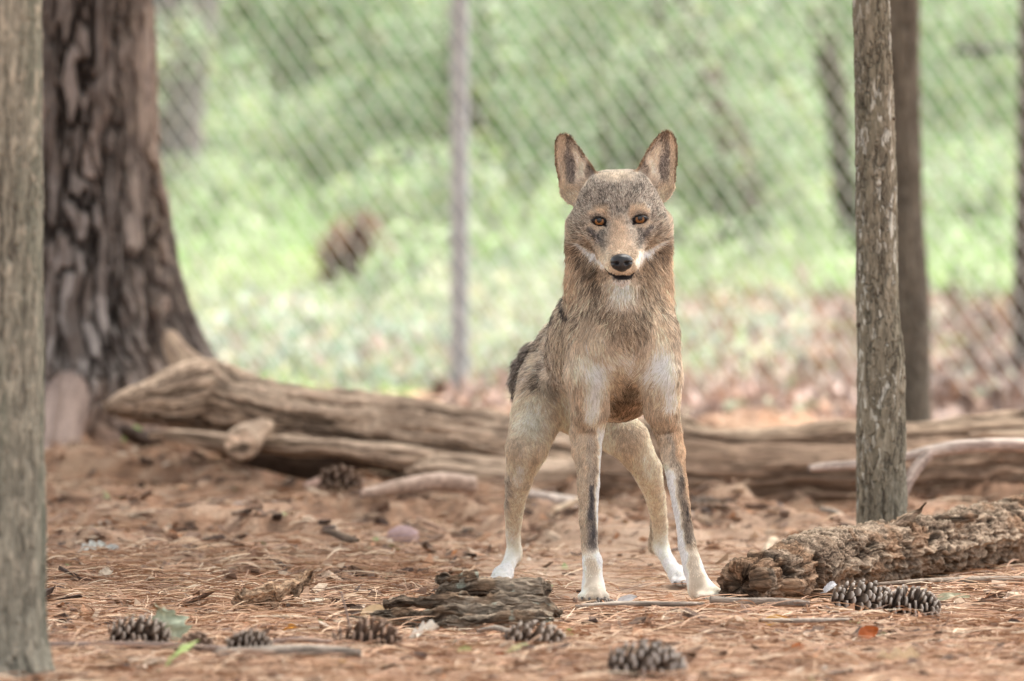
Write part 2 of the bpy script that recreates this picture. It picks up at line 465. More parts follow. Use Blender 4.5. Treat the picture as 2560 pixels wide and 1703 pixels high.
# the old pine: deep furrows between long plates, flaring root
def pine_disp(th, s, r, D, P0):
    z = P0[:, 2]
    arc = th * .17
    warp = (fbm(np.stack([arc * 6, z * 4, th * 0], 1), 3, 101) - .5)
    w2 = fbm(np.stack([np.cos(th) * 5, np.sin(th) * 5, z * 11], 1), 3, 109) - .5
    pv = np.stack([np.cos(th) * 3.6 + warp * 1.6 + w2 * .9, np.sin(th) * 3.6 + warp * 1.2 + w2 * .7, z * (3.4 + 3.0 * sstep(.5, .2, z)) + warp * 2 + w2 * 1.2], 1)
    F1, F2, ID = voro(pv, 5, .95)
    e = F2 - F1
    fis = sstep(0.0, .20, e)
    # long vertical furrows run through the plates
    vr = fbm(np.stack([np.cos(th) * 7.0 + warp * 1.5 + w2, np.sin(th) * 7.0, z * 2.0], 1), 3, 103)
    vf = 1 - sstep(.0, .050 , np.abs(vr - .5 + w2 * .05))
    fine = fbm(np.stack([np.cos(th) * 14, np.sin(th) * 14, z * 18], 1), 4, 104)
    flake = np.floor(ID * 4 + fine * 2.2) / 6
    lobes = .11 * np.cos(3 * (th - .35)) + .06 * np.cos(5 * th + 1) + .05 * np.cos(2 * th)
    fl = sstep(.95, .15, z)
    R = r * (1 + lobes * fl * 1.3)
    gap = np.maximum((1 - fis) * (.55 + .45 * sstep(.3, .8, z)) * (.2 + .7 * sstep(.38, .62, fbm(pv * .6, 2, 111))), vf)
    R = R + .038 * (1 - gap) + .010 * flake + .006 * (fine - .5) + (ID - .5) * .010
    base = np.array([.190, .160, .145])
    c = np.tile(base, (len(z), 1)) * (.58 + .85 * ID)[:, None]
    c = mixc(c, [.25, .17, .13], sstep(.70, .95, ID) * .6)
    c = mixc(c, [.34, .30, .28], sstep(.48, .62, fine) * (.25 + .55 * sstep(.85, .5, z)))
    c = mixc(c, [.12, .09, .075], sstep(.46, .36, fine) * .6)
    c = mixc(c, [.29, .225, .175], sstep(.3, .9, D[:, 0]) * sstep(.42, .58, fine) * .6)  # ridges on the right side painted lighter, as if lit from there
    c = mixc(c, [.022, .017, .015], np.clip(gap * 1.35, 0, 1) * .93)
    c = mixc(c, [.26, .165, .12], sstep(.30, .12, z) * (1 - gap) * .7)
    return R, c
pr = [(205, 1230, 385), (205, 1120, 350), (205, 1010, 315), (205, 930, 280), (205, 873, 250), (205, 773, 215), (205, 704, 200), (205, 613, 188), (205, 498, 172), (204, 368, 154), (204, 230, 146), (203, 0, 137), (203, -600, 128), (203, -2200, 118), (215, -4600, 105), (200, -7800, 60), (230, -9600, 20)]
pts = []
for a, b, c in pr:
    q = PR(a, b, c, 6.2); pts.append(q)
pts[0][2] = -.12
zs = np.array([p[2] for p in pts])
pine = link('pine_tree', None, loc=(pts[0][0], 6.2, 0), label='old pine trunk with deeply furrowed dark plates flaring at its roots', cat='tree')
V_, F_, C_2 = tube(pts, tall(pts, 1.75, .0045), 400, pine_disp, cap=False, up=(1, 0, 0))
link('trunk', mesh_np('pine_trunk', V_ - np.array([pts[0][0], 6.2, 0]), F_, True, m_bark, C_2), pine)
# surface root towards the viewer's left, smoother and pinkish
def root_disp(th, s, r, D, P0):
    f = fbm(np.stack([np.cos(th) * 4, np.sin(th) * 4, s * 4], 1), 4, 130)
    c = mixc(np.tile([.30, .225, .195], (len(th), 1)), [.17, .12, .10], sstep(.48, .7, f) * .8)
    return r * (.9 + .25 * f), c
V_, F_, C_2 = tube([PR(215, 850, 30, 6.1), PR(180, 960, 52, 5.9), PR(152, 1050, 58, 5.7), PR(135, 1130, 60, 5.4), PR(125, 1215, 52, 5.1), PR(115, 1290, 20, 4.7)], 90, 60, root_disp, capdisp=.01)
link('root', mesh_np('root', V_ - np.array([pts[0][0], 6.2, 0]), F_, True, m_bark, C_2), pine)

def root2_disp(th, s, r, D, P0):
    f = fbm(np.stack([np.cos(th) * 4, np.sin(th) * 4, s * 5], 1), 4, 140)
    c = mixc(np.tile([.36, .26, .185], (len(th), 1)), [.15, .10, .075], sstep(.5, .66, f) * .85)
    return r * (.8 + .45 * f), c
V_, F_, C_2 = tube([PR(425, 845, 20, 5.9), PR(455, 900, 34, 5.7), PR(505, 945, 42, 5.5), PR(575, 995, 38, 5.3), PR(660, 1040, 28, 5.1), PR(760, 1100, 18, 5.0)], 110, 70, root2_disp, capdisp=.01)
link('root', mesh_np('root', V_ - np.array([pts[0][0], 6.2, 0]), F_, True, m_bark, C_2), pine)

# thin-barked young trees
def young_disp(seed, pal, fiss=.5, lich=.5, rough=.0035, sc=1.0):
    def f(th, s, r, D, P0):
        z = P0[:, 2] * sc
        k = 10.0 * sc
        w = (fbm(np.stack([np.cos(th) * 1.5, np.sin(th) * 1.5, z * 8], 1), 3, seed) - .5)
        w3 = (fbm(np.stack([np.cos(th) * 6, np.sin(th) * 6, z * 45], 1), 2, seed + 8) - .5)
        pv = np.stack([np.cos(th) * r / .05 * 2.9 + w + w3 * 1.2, np.sin(th) * r / .05 * 2.9 + w3, z * k * 1.6 + w + w3 * 1.4], 1)
        F1, F2, ID = voro(pv, seed + 2, .95)
        gap = (1 - sstep(0, .12, F2 - F1)) * sstep(.38, .6, vnoise(pv * .8 + 4, seed))
        pv2 = np.stack([np.cos(th) * r / .05 * 6.5 + w * 2 + w3 * 1.5, np.sin(th) * r / .05 * 6.5 + w3, z * k * 4.6 + w * 2 + w3 * 1.5], 1)
        G1, G2, ID2 = voro(pv2, seed + 5, .95)
        gap2 = (1 - sstep(0, .16, G2 - G1)) * .6 * sstep(.4, .65, vnoise(pv2 * .5 + 9, seed + 1))
        fine = fbm(np.stack([np.cos(th) * 9, np.sin(th) * 9, z * 60], 1), 4, seed + 3)
        big = fbm(np.stack([np.cos(th) * .9, np.sin(th) * .9, z * 3], 1), 3, seed + 4)
        R = r * (1 + .09 * (big - .5)) + rough * ((1 - gap * fiss) + .5 * (1 - gap2) + .8 * (ID - .5) + .8 * (fine - .5)) - rough
        c = np.tile(np.array(pal[0]), (len(z), 1)) * (.78 + .30 * ID + .25 * ID2)[:, None]
        c = mixc(c, pal[1], sstep(.48, .62, big) * .6)
        c = mixc(c, pal[2], sstep(.56, .70, fine) * .55)
        c = mixc(c, pal[3], sstep(.72, .85, ID2) * lich * sstep(.42, .6, fbm(pv * .7, 2, seed + 12)))
        vl = fbm(np.stack([np.cos(th) * 4.5 + w3 * .8, np.sin(th) * 4.5, z * 2.6 + w], 1), 3, seed + 15)
        vcr = (1 - sstep(0, .035, np.abs(vl - .5))) * sstep(.35, .55, vnoise(np.stack([np.cos(th) * 2, np.sin(th) * 2, z * 14], 1), seed + 16))
        R = R - vcr * rough * .9
        c = mixc(c, [.045, .038, .032], vcr * .75)
        c = mixc(c, [.035, .030, .026], np.maximum(gap * .8, gap2) * fiss)
        return R, c
    return f
def young_tree(pr, Y, disp, label, nr=900, nt=160, zdense=1.5, group=None, root=None):
    pts = [PR(a, b, c, Y) for a, b, c in pr]
    if root: pts[0][2] = root
    o = np.array([pts[0][0], Y, max(0, gzs(pts[0][0], Y))])
    V_, F_, C_ = tube(pts, tall(pts, zdense + .2, 2.2 / nr if nr > 400 else .02), nt, disp, cap=False, up=(1, 0, 0))
    t = link('young_tree', None, loc=o, label=label, cat='tree', group=group)
    link('trunk', mesh_np('trunk', V_ - o, F_, True, m_bark, C_), t)
    return t, o
t1, o1 = young_tree([(2204, 1475, 66), (2204, 1310, 61), (2203, 1100, 60), (2201, 900, 57), (2193, 760, 50), (2191, 560, 48.5), (2188, 330, 47), (2178, 0, 43), (2170, -400, 42), (2185, -1800, 38), (2150, -3600, 30), (2230, -6800, 12)], 1.25,
    young_disp(200, [(.185, .165, .125), (.145, .135, .10), (.27, .25, .20), (.48, .48, .43)], .85, .8, .0042, 1.0),
    'slim grey tree with flaky lichen-flecked bark, standing right behind the rotten log', 1300, 190, 1.45, root=-.1)
# small side knots on it
for (a, b, r_) in ((2142, 815, 7), (2262, 945, 6), (2237, 300, 5)):
    q = P(a, b, 1.25); V_, F_, C_ = tube([[2204 and P(2200, b, 1.25)[0], 1.25, q[2], r_ * mpp(1.25)], [q[0], 1.23, q[2] + .003, r_ * .8 * mpp(1.25)]], 6, 10, lambda th, s, r, D, P0: (r, np.tile([.09, .07, .055], (len(th), 1))), capdisp=.001)
    link('knot', mesh_np('knot', V_ - o1, F_, True, m_bark, C_), t1)
t2, _ = young_tree([(-6, 1800, 190), (-6, 1710, 152), (-7, 1650, 134), (-8, 1560, 122), (-8, 1400, 119), (-10, 1000, 116), (-12, 600, 115), (-14, 0, 113), (-20, -800, 108), (0, -2500, 95), (10, -4200, 80), (60, -8400, 20)], -2.28,
    young_disp(230, [(.20, .185, .145), (.115, .125, .095), (.40, .35, .27), (.40, .36, .28)], .5, .35, .0040, .75),
    'smooth greenish grey trunk cut off by the left border, in front of the furrowed pine', 1100, 240, 1.35, root=-.08)
t3, _ = young_tree([(2268, 1120, 66), (2266, 1040, 60), (2265, 900, 57), (2262, 700, 55), (2256, 500, 49), (2252, 300, 47), (2250, 0, 46), (2245, -600, 42), (2250, -2600, 30), (2230, -5200, 10)], 8.0,
    young_disp(260, [(.125, .112, .090), (.085, .078, .062), (.20, .17, .135), (.22, .20, .17)], .9, .5, .008, .6),
    'blurred brown trunk half hidden behind the slim grey tree', 500, 90, 1.6, root=-.05)
def far_tree(pr, Y, seed, pal, label):
    g = gzs(P(pr[0][0], pr[0][1], Y)[0], Y)
    return young_tree(pr, Y, young_disp(seed, pal, .5, .3, .008, .5), label, 260, 60, 3, root=g - .1)
far_tree([(450, 900, 110), (442, 680, 80), (425, 500, 84), (432, 380, 72), (418, 230, 92), (436, 60, 104), (440, -200, 110), (450, -900, 90), (455, -2400, 60)], 20.3, 300,
    [(.21, .19, .205), (.15, .135, .15), (.34, .22, .19), (.34, .31, .31)], 'broad greyish purple trunk behind the fence, beside the furrowed pine')
far_tree([(2598, 900, 62), (2592, 740, 56), (2590, 400, 46), (2596, 0, 44), (2600, -2000, 30)], 13, 320,
    [(.075, .065, .055), (.06, .05, .045), (.10, .085, .07), (.12, .10, .08)], 'dark trunk at the right border behind the fence')
far_tree([(1640, 560, 30), (1598, 330, 32), (1650, 120, 34), (1668, -60, 38), (1700, -1500, 20)], 18.4, 340,
    [(.11, .10, .085), (.08, .07, .06), (.14, .12, .10), (.12, .10, .08)], 'thin dark crooked trunk far behind the fence above the wolf ears')
far_tree([(1880, 640, 70), (1820, 420, 66), (1750, 200, 50), (1700, 0, 40), (1640, -600, 30)], 18.6, 347,
    [(.17, .125, .115), (.13, .10, .09), (.24, .17, .15), (.22, .18, .165)], 'broad pale purplish leaning trunk far behind the fence right of the wolf head')
far_tree([(2130, 560, 26), (2090, 250, 30), (2040, 0, 28), (1950, -900, 14)], 18.8, 350,
    [(.10, .10, .075), (.08, .07, .06), (.14, .12, .10), (.12, .10, .08)], 'thin dark leaning trunk far behind the fence left of the slim grey tree')

# ------------------------------------------------------------------ chain-link fence
m_wire = mat_plain('galvanised_wire', (.52, .53, .52), .45, .5, 30, .15)
m_post = mat_plain('galvanised_post', (.29, .315, .345), .5, .5, 12, .25)
fa = np.array([P(1140, 995, 11.6)[0], 11.6])
fdir = np.array([1.0, -.30]); fdir /= np.linalg.norm(fdir)
fence = link('chain_link_fence', None, loc=(fa[0], fa[1], 0), label='grey chain-link fence with round metal posts running behind the fallen logs', cat='fence')
ws, wv, wf = [], [], []
def wire(pts, r):
    """four-sided wire through points (n,3) in (along, out, up)"""
    p = np.asarray(pts); n = len(p)
    b = sum(len(v) for v in wv); r = np.broadcast_to(r, (n,))[:, None]
    tg = np.gradient(p, axis=0); tg /= np.linalg.norm(tg, axis=1)[:, None]
    o = np.array([0, 1.0, 0]); sd = np.cross(tg, o); sd /= np.linalg.norm(sd, axis=1)[:, None]
    ring = np.stack([p + sd * r, p + o * r, p - sd * r, p - o * r], 1)
    wv.append(ring.reshape(-1, 3))
    i, j = np.meshgrid(np.arange(n - 1), np.arange(4), indexing='ij'); j2 = (j + 1) % 4
    wf.append(b + np.stack([(i * 4 + j).ravel(), (i * 4 + j2).ravel(), ((i + 1) * 4 + j2).ravel(), ((i + 1) * 4 + j).ravel()], 1))
PW, PH = .034, .094           # diamond
for i in range(-94, 96):
    n = int(2.3 / (PH / 2))
    t = np.sort(np.concatenate([np.arange(n) + .06, np.arange(n) + .94]))
    tri = np.abs((t % 2) - 1)
    x_ = i * PW + (tri if i % 2 else 1 - tri) * PW
    rise = np.tile([1.0, 0.0], len(t))[:len(t)]
    wire(np.stack([x_, .006 * np.sin(np.pi * t), .03 + t * PH / 2], 1), np.where(np.floor(t) % 2 == (0 if i % 2 else 1), .0025, .0013))
Vw = np.concatenate(wv); Fw = np.concatenate(wf)
def fplace(v):
    out = np.zeros_like(v)
    out[:, 0] = v[:, 0] * fdir[0] - v[:, 1] * fdir[1]; out[:, 1] = v[:, 0] * fdir[1] + v[:, 1] * fdir[0]; out[:, 2] = v[:, 2]
    return out
link('wire_mesh', mesh_np('wire_mesh', fplace(Vw), Fw, False, m_wire), fence, kind='stuff')
for d in (-3.0, 0.0, 2.75):
    q = np.array([d * fdir[0] + .038 * .3, d * fdir[1] + .04])
    V_, F_, _c = tube([[q[0], q[1], -.2, .031], [q[0], q[1], 1, .031], [q[0], q[1], 2.36, .031]], 12, 20, None, up=(1, 0, 0))
    ps = link('post', mesh_np('post', V_, F_, True, m_post), fence)
    V_, F_, _c = tube([[q[0], q[1], 2.34, .036], [q[0], q[1], 2.38, .034], [q[0], q[1], 2.40, .01]], 6, 16, None, up=(1, 0, 0))
    link('post_cap', mesh_np('post_cap', V_, F_, True, m_post), ps)
# ------------------------------------------------------------------ logs and dead wood
m_wood = mat_vcol('weathered_wood', .93, 80, .5, 1.4, (.22, 1, 1), .9, .008, .1)
m_rot = mat_vcol('rotten_wood', .96, 110, .35, 1.55, (.25, 1, 1), 1.0, .010, .05)
def wood_disp(seed, pal, ridge=.10, grain=7.0, hollow=None, lump=.12, crack=.6, sg=1.6):
    """longitudinal grain ridges, cracks and rot; pal = (pale, mid, brown, dark)"""
    def f(th, s, r, D, P0):
        cs, sn = np.cos(th), np.sin(th)
        w = fbm(np.stack([cs, sn, s * 2.5], 1), 3, seed) - .5
        g = fbm(np.stack([cs * grain + w * 1.3, sn * grain + w * 1.0, s * sg * 2], 1), 4, seed + 1, .6)
        g2 = fbm(np.stack([cs * grain * 3, sn * grain * 3, s * sg * 6 + w * 4], 1), 3, seed + 2)
        big = fbm(np.stack([cs * 1.3, sn * 1.3, s * 5], 1), 3, seed + 3)
        ck = sstep(.45, .39, g) * crack
        R = r * (1 + lump * 2 * (big - .5) + ridge * 2 * (g - .5) + ridge * .6 * (g2 - .5) - ck * ridge * 1.4)
        g3 = fbm(np.stack([cs * grain * 1.5 + w * 1.2, sn * grain * 1.5, s * 1.1], 1), 3, seed + 5)
        thin = (1 - sstep(0, .030, np.abs(g3 - .5))) * crack * sstep(.35, .55, vnoise(np.stack([cs * 3, sn * 3, s * 6], 1), seed + 7))
        R = R - r * thin * ridge * .7
        ck = np.maximum(ck, thin)
        c = np.tile(np.array(pal[1], float), (len(th), 1)) * (.75 + .5 * g2)[:, None]
        c = mixc(c, pal[0], sstep(.48, .62, g) * .7)
        c = mixc(c, np.array(pal[0]) * 1.12, sstep(.2, .8, D[:, 2]) * .75 * (1 - ck))  # upper side painted paler, like light falling from above
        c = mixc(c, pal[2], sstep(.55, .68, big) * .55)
        c = mixc(c, pal[2], sstep(-.1, -.8, D[:, 2]) * .5)  # underside painted browner to read as shaded
        c = mixc(c, pal[3], ck * .85)
        if hollow:
            h = hollow(th, s, D, w)
            R = R * (1 - .62 * h)
            c = mixc(c, pal[3], sstep(.25, .9, h) * .8)
        return R, c
    return f
def rough3(V, amp, fr, seed, az=(1, 1, 1)):
    p = V * fr * np.array(az)
    d = np.stack([fbm(p + 3, 3, seed), fbm(p + 17, 3, seed + 1), fbm(p + 31, 3, seed + 2)], 1) - .5
    d = np.sign(d) * np.abs(d * 2) ** .8
    return V + d * amp * np.array([.3, 1, 1])
PAL_TAN = ((.60, .45, .335), (.42, .295, .205), (.20, .135, .095), (.045, .030, .022))
def hollowA(th, s, D, w):
    dn = sstep(.35, .75, -D[:, 2] * .75 + -D[:, 1] * .62 + w * .5)
    return dn * sstep(.25, .45, s + w * .3) * sstep(1.05, .85, s + w * .5)
def loga(): pass
gA = gzs(-.3, 4.6)
log_a = link('fallen_log', None, loc=(-.35, 4.6, gA), label='weathered tan fallen log with a hollow underside, reaching from the pine roots to the wolf', cat='log')
oA = np.array([-.35, 4.6, gA])
ptsA = [PR(268, 1020, 14, 4.75), PR(310, 1014, 34, 4.78), PR(380, 1006, 54, 4.85), PR(460, 996, 80, 4.95), PR(535, 1000, 94, 5.0), PR(640, 1034, 84, 4.9), PR(800, 1058, 88, 4.75), PR(1000, 1088, 92, 4.65), PR(1200, 1116, 94, 4.55), PR(1400, 1150, 98, 4.5), PR(1560, 1175, 96, 4.6), PR(1640, 1180, 80, 4.65)]
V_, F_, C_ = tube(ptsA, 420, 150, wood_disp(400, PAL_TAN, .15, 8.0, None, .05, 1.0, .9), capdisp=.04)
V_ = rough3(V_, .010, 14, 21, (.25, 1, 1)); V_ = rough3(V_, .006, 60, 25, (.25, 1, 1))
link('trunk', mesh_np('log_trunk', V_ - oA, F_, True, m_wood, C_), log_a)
V_, F_, C_ = tube([PR(372, 1088, 8, 4.6), PR(440, 1094, 18, 4.6), PR(530, 1104, 24, 4.6), PR(660, 1112, 24, 4.55), PR(800, 1116, 22, 4.5), PR(900, 1126, 20, 4.45), PR(1000, 1140, 30, 4.42), PR(1080, 1160, 30, 4.42)], 200, 60, wood_disp(420, PAL_TAN, .16, 4.0, None, .16, .8), capdisp=.01)
V_ = rough3(V_, .012, 20, 31, (.3, 1, 1))
link('split_limb', mesh_np('split_limb', V_ - oA, F_, True, m_wood, C_), log_a)
V_, F_, C_ = tube([PR(1020, 1185, 16, 4.42), PR(1080, 1190, 44, 4.38), PR(1250, 1195, 50, 4.35), PR(1400, 1200, 50, 4.35), PR(1500, 1205, 40, 4.4)], 160, 70, wood_disp(425, PAL_TAN, .16, 4.0, None, .16, .8), capdisp=.01)
V_ = rough3(V_, .012, 20, 31, (.3, 1, 1))
link('split_limb', mesh_np('split_limb', V_ - oA, F_, True, m_wood, C_), log_a)
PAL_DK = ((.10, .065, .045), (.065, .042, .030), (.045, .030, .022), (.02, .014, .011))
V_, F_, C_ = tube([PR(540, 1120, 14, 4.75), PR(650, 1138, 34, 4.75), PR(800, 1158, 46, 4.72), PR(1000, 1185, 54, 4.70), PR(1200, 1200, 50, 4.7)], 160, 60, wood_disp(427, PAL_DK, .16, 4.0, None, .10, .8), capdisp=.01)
link('hollow_shade', mesh_np('hollow_shade', V_ - oA, F_, True, m_wood, C_), log_a)  # dark tube added behind the gap, its colour standing in for hollow shade
V_, F_, C_ = tube([PR(660, 1075, 30, 4.7), PR(625, 1095, 38, 4.5), PR(606, 1108, 44, 4.36), PR(602, 1110, 40, 4.31)], 40, 60, wood_disp(430, PAL_TAN, .07, 3.0, None, .08, .3), capdisp=.004)
link('branch_stub', mesh_np('branch_stub', V_ - oA, F_, True, m_wood, C_), log_a)

gB = gzs(1.0, 4.3); oB = np.array([1.0, 4.3, gB])
log_b = link('fallen_log', None, loc=oB, label='brown fallen log split along its length, behind the wolf and the slim grey tree', cat='log')
PAL_BR = ((.50, .375, .27), (.32, .22, .155), (.17, .11, .075), (.07, .045, .032))
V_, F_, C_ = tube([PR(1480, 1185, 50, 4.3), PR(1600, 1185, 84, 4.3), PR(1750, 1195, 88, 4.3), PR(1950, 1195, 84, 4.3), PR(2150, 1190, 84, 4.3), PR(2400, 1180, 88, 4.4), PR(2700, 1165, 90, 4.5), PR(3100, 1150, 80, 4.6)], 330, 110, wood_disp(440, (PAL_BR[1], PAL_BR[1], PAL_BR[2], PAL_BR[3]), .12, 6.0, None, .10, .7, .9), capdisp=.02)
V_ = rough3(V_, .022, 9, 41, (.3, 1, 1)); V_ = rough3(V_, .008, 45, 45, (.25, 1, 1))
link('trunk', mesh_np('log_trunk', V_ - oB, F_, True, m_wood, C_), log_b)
V_, F_, C_ = tube([PR(1500, 1090, 44, 4.55), PR(1620, 1092, 48, 4.5), PR(1700, 1085, 40, 4.45), PR(1780, 1110, 38, 4.42), PR(1900, 1115, 44, 4.4), PR(2060, 1102, 44, 4.4), PR(2300, 1090, 42, 4.45), PR(2560, 1072, 44, 4.5), PR(2900, 1050, 44, 4.5)], 330, 80, wood_disp(450, PAL_BR, .14, 6.0, None, .12, .9, .9), capdisp=.02)
V_ = rough3(V_, .014, 20, 51, (.3, 1, 1))
link('split_limb', mesh_np('split_limb', V_ - oB, F_, True, m_wood, C_), log_b)
V_, F_, C_ = tube([PR(2425, 1098, 12, 4.25), PR(2480, 1095, 20, 4.25), PR(2620, 1100, 24, 4.25), PR(2750, 1110, 10, 4.25)], 60, 40, wood_disp(455, PAL_BR, .12, 4.0), capdisp=.01)
V_ = rough3(V_, .014, 20, 51, (.3, 1, 1))
link('split_limb', mesh_np('split_limb', V_ - oB, F_, True, m_wood, C_), log_b)

# forked grey branch in front of it
def stick(pts, label, cat, name='stick', seed=500, pal=((.36, .28, .22), (.27, .20, .155), (.19, .135, .10), (.08, .06, .05)), nr=None, nt=12, extra=(), group=None, lump=.06, ridge=.05, mat=None, ground=False):
    q = [PR(*p) for p in pts]
    if ground:
        # a stiff stick rests on the humps under it
        z0_, z1_ = gzs(q[0][0], q[0][1]), gzs(q[-1][0], q[-1][1])
        for i_, p_ in enumerate(q): p_[2] = z0_ + (z1_ - z0_) * i_ / (len(q) - 1) + .3 * (p_[2] - z0_) * (0 < i_ < len(q) - 1)
        sp_, _t = spline(q, 40)
        lift_ = np.percentile(gz(sp_[:, 0], sp_[:, 1]) + sp_[:, 3] * .8 + .016 - sp_[:, 2], 85)
        for p_ in q: p_[2] += lift_
    L = sum(np.linalg.norm(np.array(a[:3]) - np.array(b[:3])) for a, b in zip(q[:-1], q[1:]))
    nr = nr or max(8, int(L / .008))
    o = np.array(q[0][:3])
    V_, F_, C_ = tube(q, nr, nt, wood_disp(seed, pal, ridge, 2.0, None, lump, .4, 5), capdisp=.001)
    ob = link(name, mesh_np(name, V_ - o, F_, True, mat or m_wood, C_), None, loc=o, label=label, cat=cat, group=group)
    for e in extra:
        q2 = [PR(*p) for p in e]
        V_, F_, C_ = tube(q2, max(8, int(len(q2) * 8)), nt, wood_disp(seed + 7, pal, ridge, 2.0, None, lump, .4, 5), capdisp=.001)
        link('side_branch', mesh_np('side_branch', V_ - o, F_, True, mat or m_wood, C_), ob)
    return ob
PINKB = ((.40, .31, .26), (.29, .215, .18), (.24, .17, .14), (.10, .075, .06))
stick([(2022, 1172, 10, 2.45), (2060, 1168, 12, 2.46), (2140, 1162, 12, 2.48), (2270, 1142, 14, 2.5), (2325, 1130, 17, 2.5), (2420, 1115, 17, 2.52), (2560, 1113, 17, 2.55), (2760, 1120, 15, 2.6)],
      'long pinkish forked branch behind the slim grey tree', 'branch', 'forked_branch', 510, ((.54, .45, .39), (.40, .31, .27), (.25, .18, .15), (.10, .075, .06)), nt=24, extra=[[(2330, 1128, 15, 2.5), (2295, 1165, 15, 2.47), (2268, 1210, 13, 2.44), (2240, 1290, 12, 2.42), (2230, 1350, 10, 2.4)]])

# rotten log, near right
def crumble(seed, pal, amp=.012, s0=0.0, holes=True):
    def f(th, s, r, D, P0):
        cs, sn = np.cos(th), np.sin(th)
        w = fbm(P0 * 9, 3, seed) - .5
        g = fbm(np.stack([cs * 4.5 + w * 1.6, sn * 4.5 + w * 1.3, s * 1.9 + w], 1), 4, seed + 1, .55)
        tr = g * 11; fr_ = tr - np.floor(tr); terr = (np.floor(tr) + sstep(.55, .95, fr_)) / 11
        g2 = fbm(P0 * np.array([7, 60, 100]) + w[:, None] * 3, 4, seed + 2, .6)
        big = fbm(P0 * 7, 3, seed + 4)
        step_ = sstep(.50, .75, fr_) * (1 - sstep(.80, 1.0, fr_)); ID = fbm(P0 * np.array([14, 20, 50]) + 3, 2, seed + 6); gap = step_ * .6
        holev = sstep(.66, .74, fbm(P0 * np.array([16, 26, 34]) + 5, 2, seed + 9)) if holes else 0
        R = r + amp * (3.4 * (terr - .5) + 1.6 * (g2 - .5) + 1.5 * (big - .5) - 1.8 * holev)
        c = np.tile(np.array(pal[1], float), (len(th), 1)) * (.65 + .7 * g2)[:, None] * (.55 + .9 * ID)[:, None]
        c = mixc(c, pal[0], sstep(.50, .60, g2 * .5 + g * .5) * .75)
        c = mixc(c, pal[3], sstep(.46, .38, g2) * .55)
        c = mixc(c, np.array(pal[1]) * np.array([1.15, .92, .75]), sstep(.5, .6, fbm(P0 * 12 + 7, 3, seed + 21)) * .6)
        c = mixc(c, pal[2], sstep(.52, .66, big) * .6)
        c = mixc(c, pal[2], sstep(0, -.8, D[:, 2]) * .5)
        c = mixc(c, pal[3], np.clip(gap * .7 + holev + sstep(.42, .34, g) * .6, 0, 1) * .85)
        return np.maximum(R, r * .3), c
    return f
PAL_ROT = ((.42, .33, .245), (.235, .17, .122), (.115, .08, .058), (.022, .016, .012))
ptsR = [PR(1850, 1462, 56, -.10), PR(1885, 1452, 66, -.04), PR(1940, 1442, 68, .02), PR(2010, 1418, 72, .20), PR(2110, 1396, 76, .42), PR(2230, 1380, 76, .66), PR(2360, 1358, 78, .90), PR(2470, 1340, 82, 1.10), PR(2600, 1322, 84, 1.3), PR(2850, 1290, 80, 1.7)]
oR = np.array([1.0, .5, 0.0])
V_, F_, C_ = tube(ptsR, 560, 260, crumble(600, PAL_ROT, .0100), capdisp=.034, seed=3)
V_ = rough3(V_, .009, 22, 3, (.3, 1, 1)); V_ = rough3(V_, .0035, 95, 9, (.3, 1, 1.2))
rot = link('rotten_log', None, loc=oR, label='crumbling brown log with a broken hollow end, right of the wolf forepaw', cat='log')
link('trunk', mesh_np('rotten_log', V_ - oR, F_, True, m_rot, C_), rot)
V_, F_, C_ = tube([PR(2225, 1325, 10, .62), PR(2262, 1300, 14, .64), PR(2290, 1283, 9, .65), PR(2316, 1257, 2, .65)], 60, 30, crumble(620, PAL_ROT, .004, holes=False), capdisp=.002)
link('splinter', mesh_np('splinter', V_ - oR, F_, True, m_rot, C_), rot)
for k, (a, b, l, h, Y, sd) in enumerate(((1905, 1452, 46, 30, -.12, 3), (1965, 1470, 90, 26, -.02, 5), (1880, 1425, 60, 18, -.02, 9), (2080, 1345, 110, 10, .35, 11), (2380, 1300, 130, 12, .85, 13))):
    V_, F_, C_ = tube([PR(a - l * .5, b + 6, h * .3, Y), PR(a - l * .2, b, h, Y - .01), PR(a + l * .25, b - 4, h * .9, Y), PR(a + l * .5, b - 8, h * .3, Y + .03)], 50, 40, crumble(630 + sd, PAL_ROT, .006), capdisp=.006)
    link('loose_flake', mesh_np('loose_flake', V_ - oR, F_, True, m_rot, C_), rot)

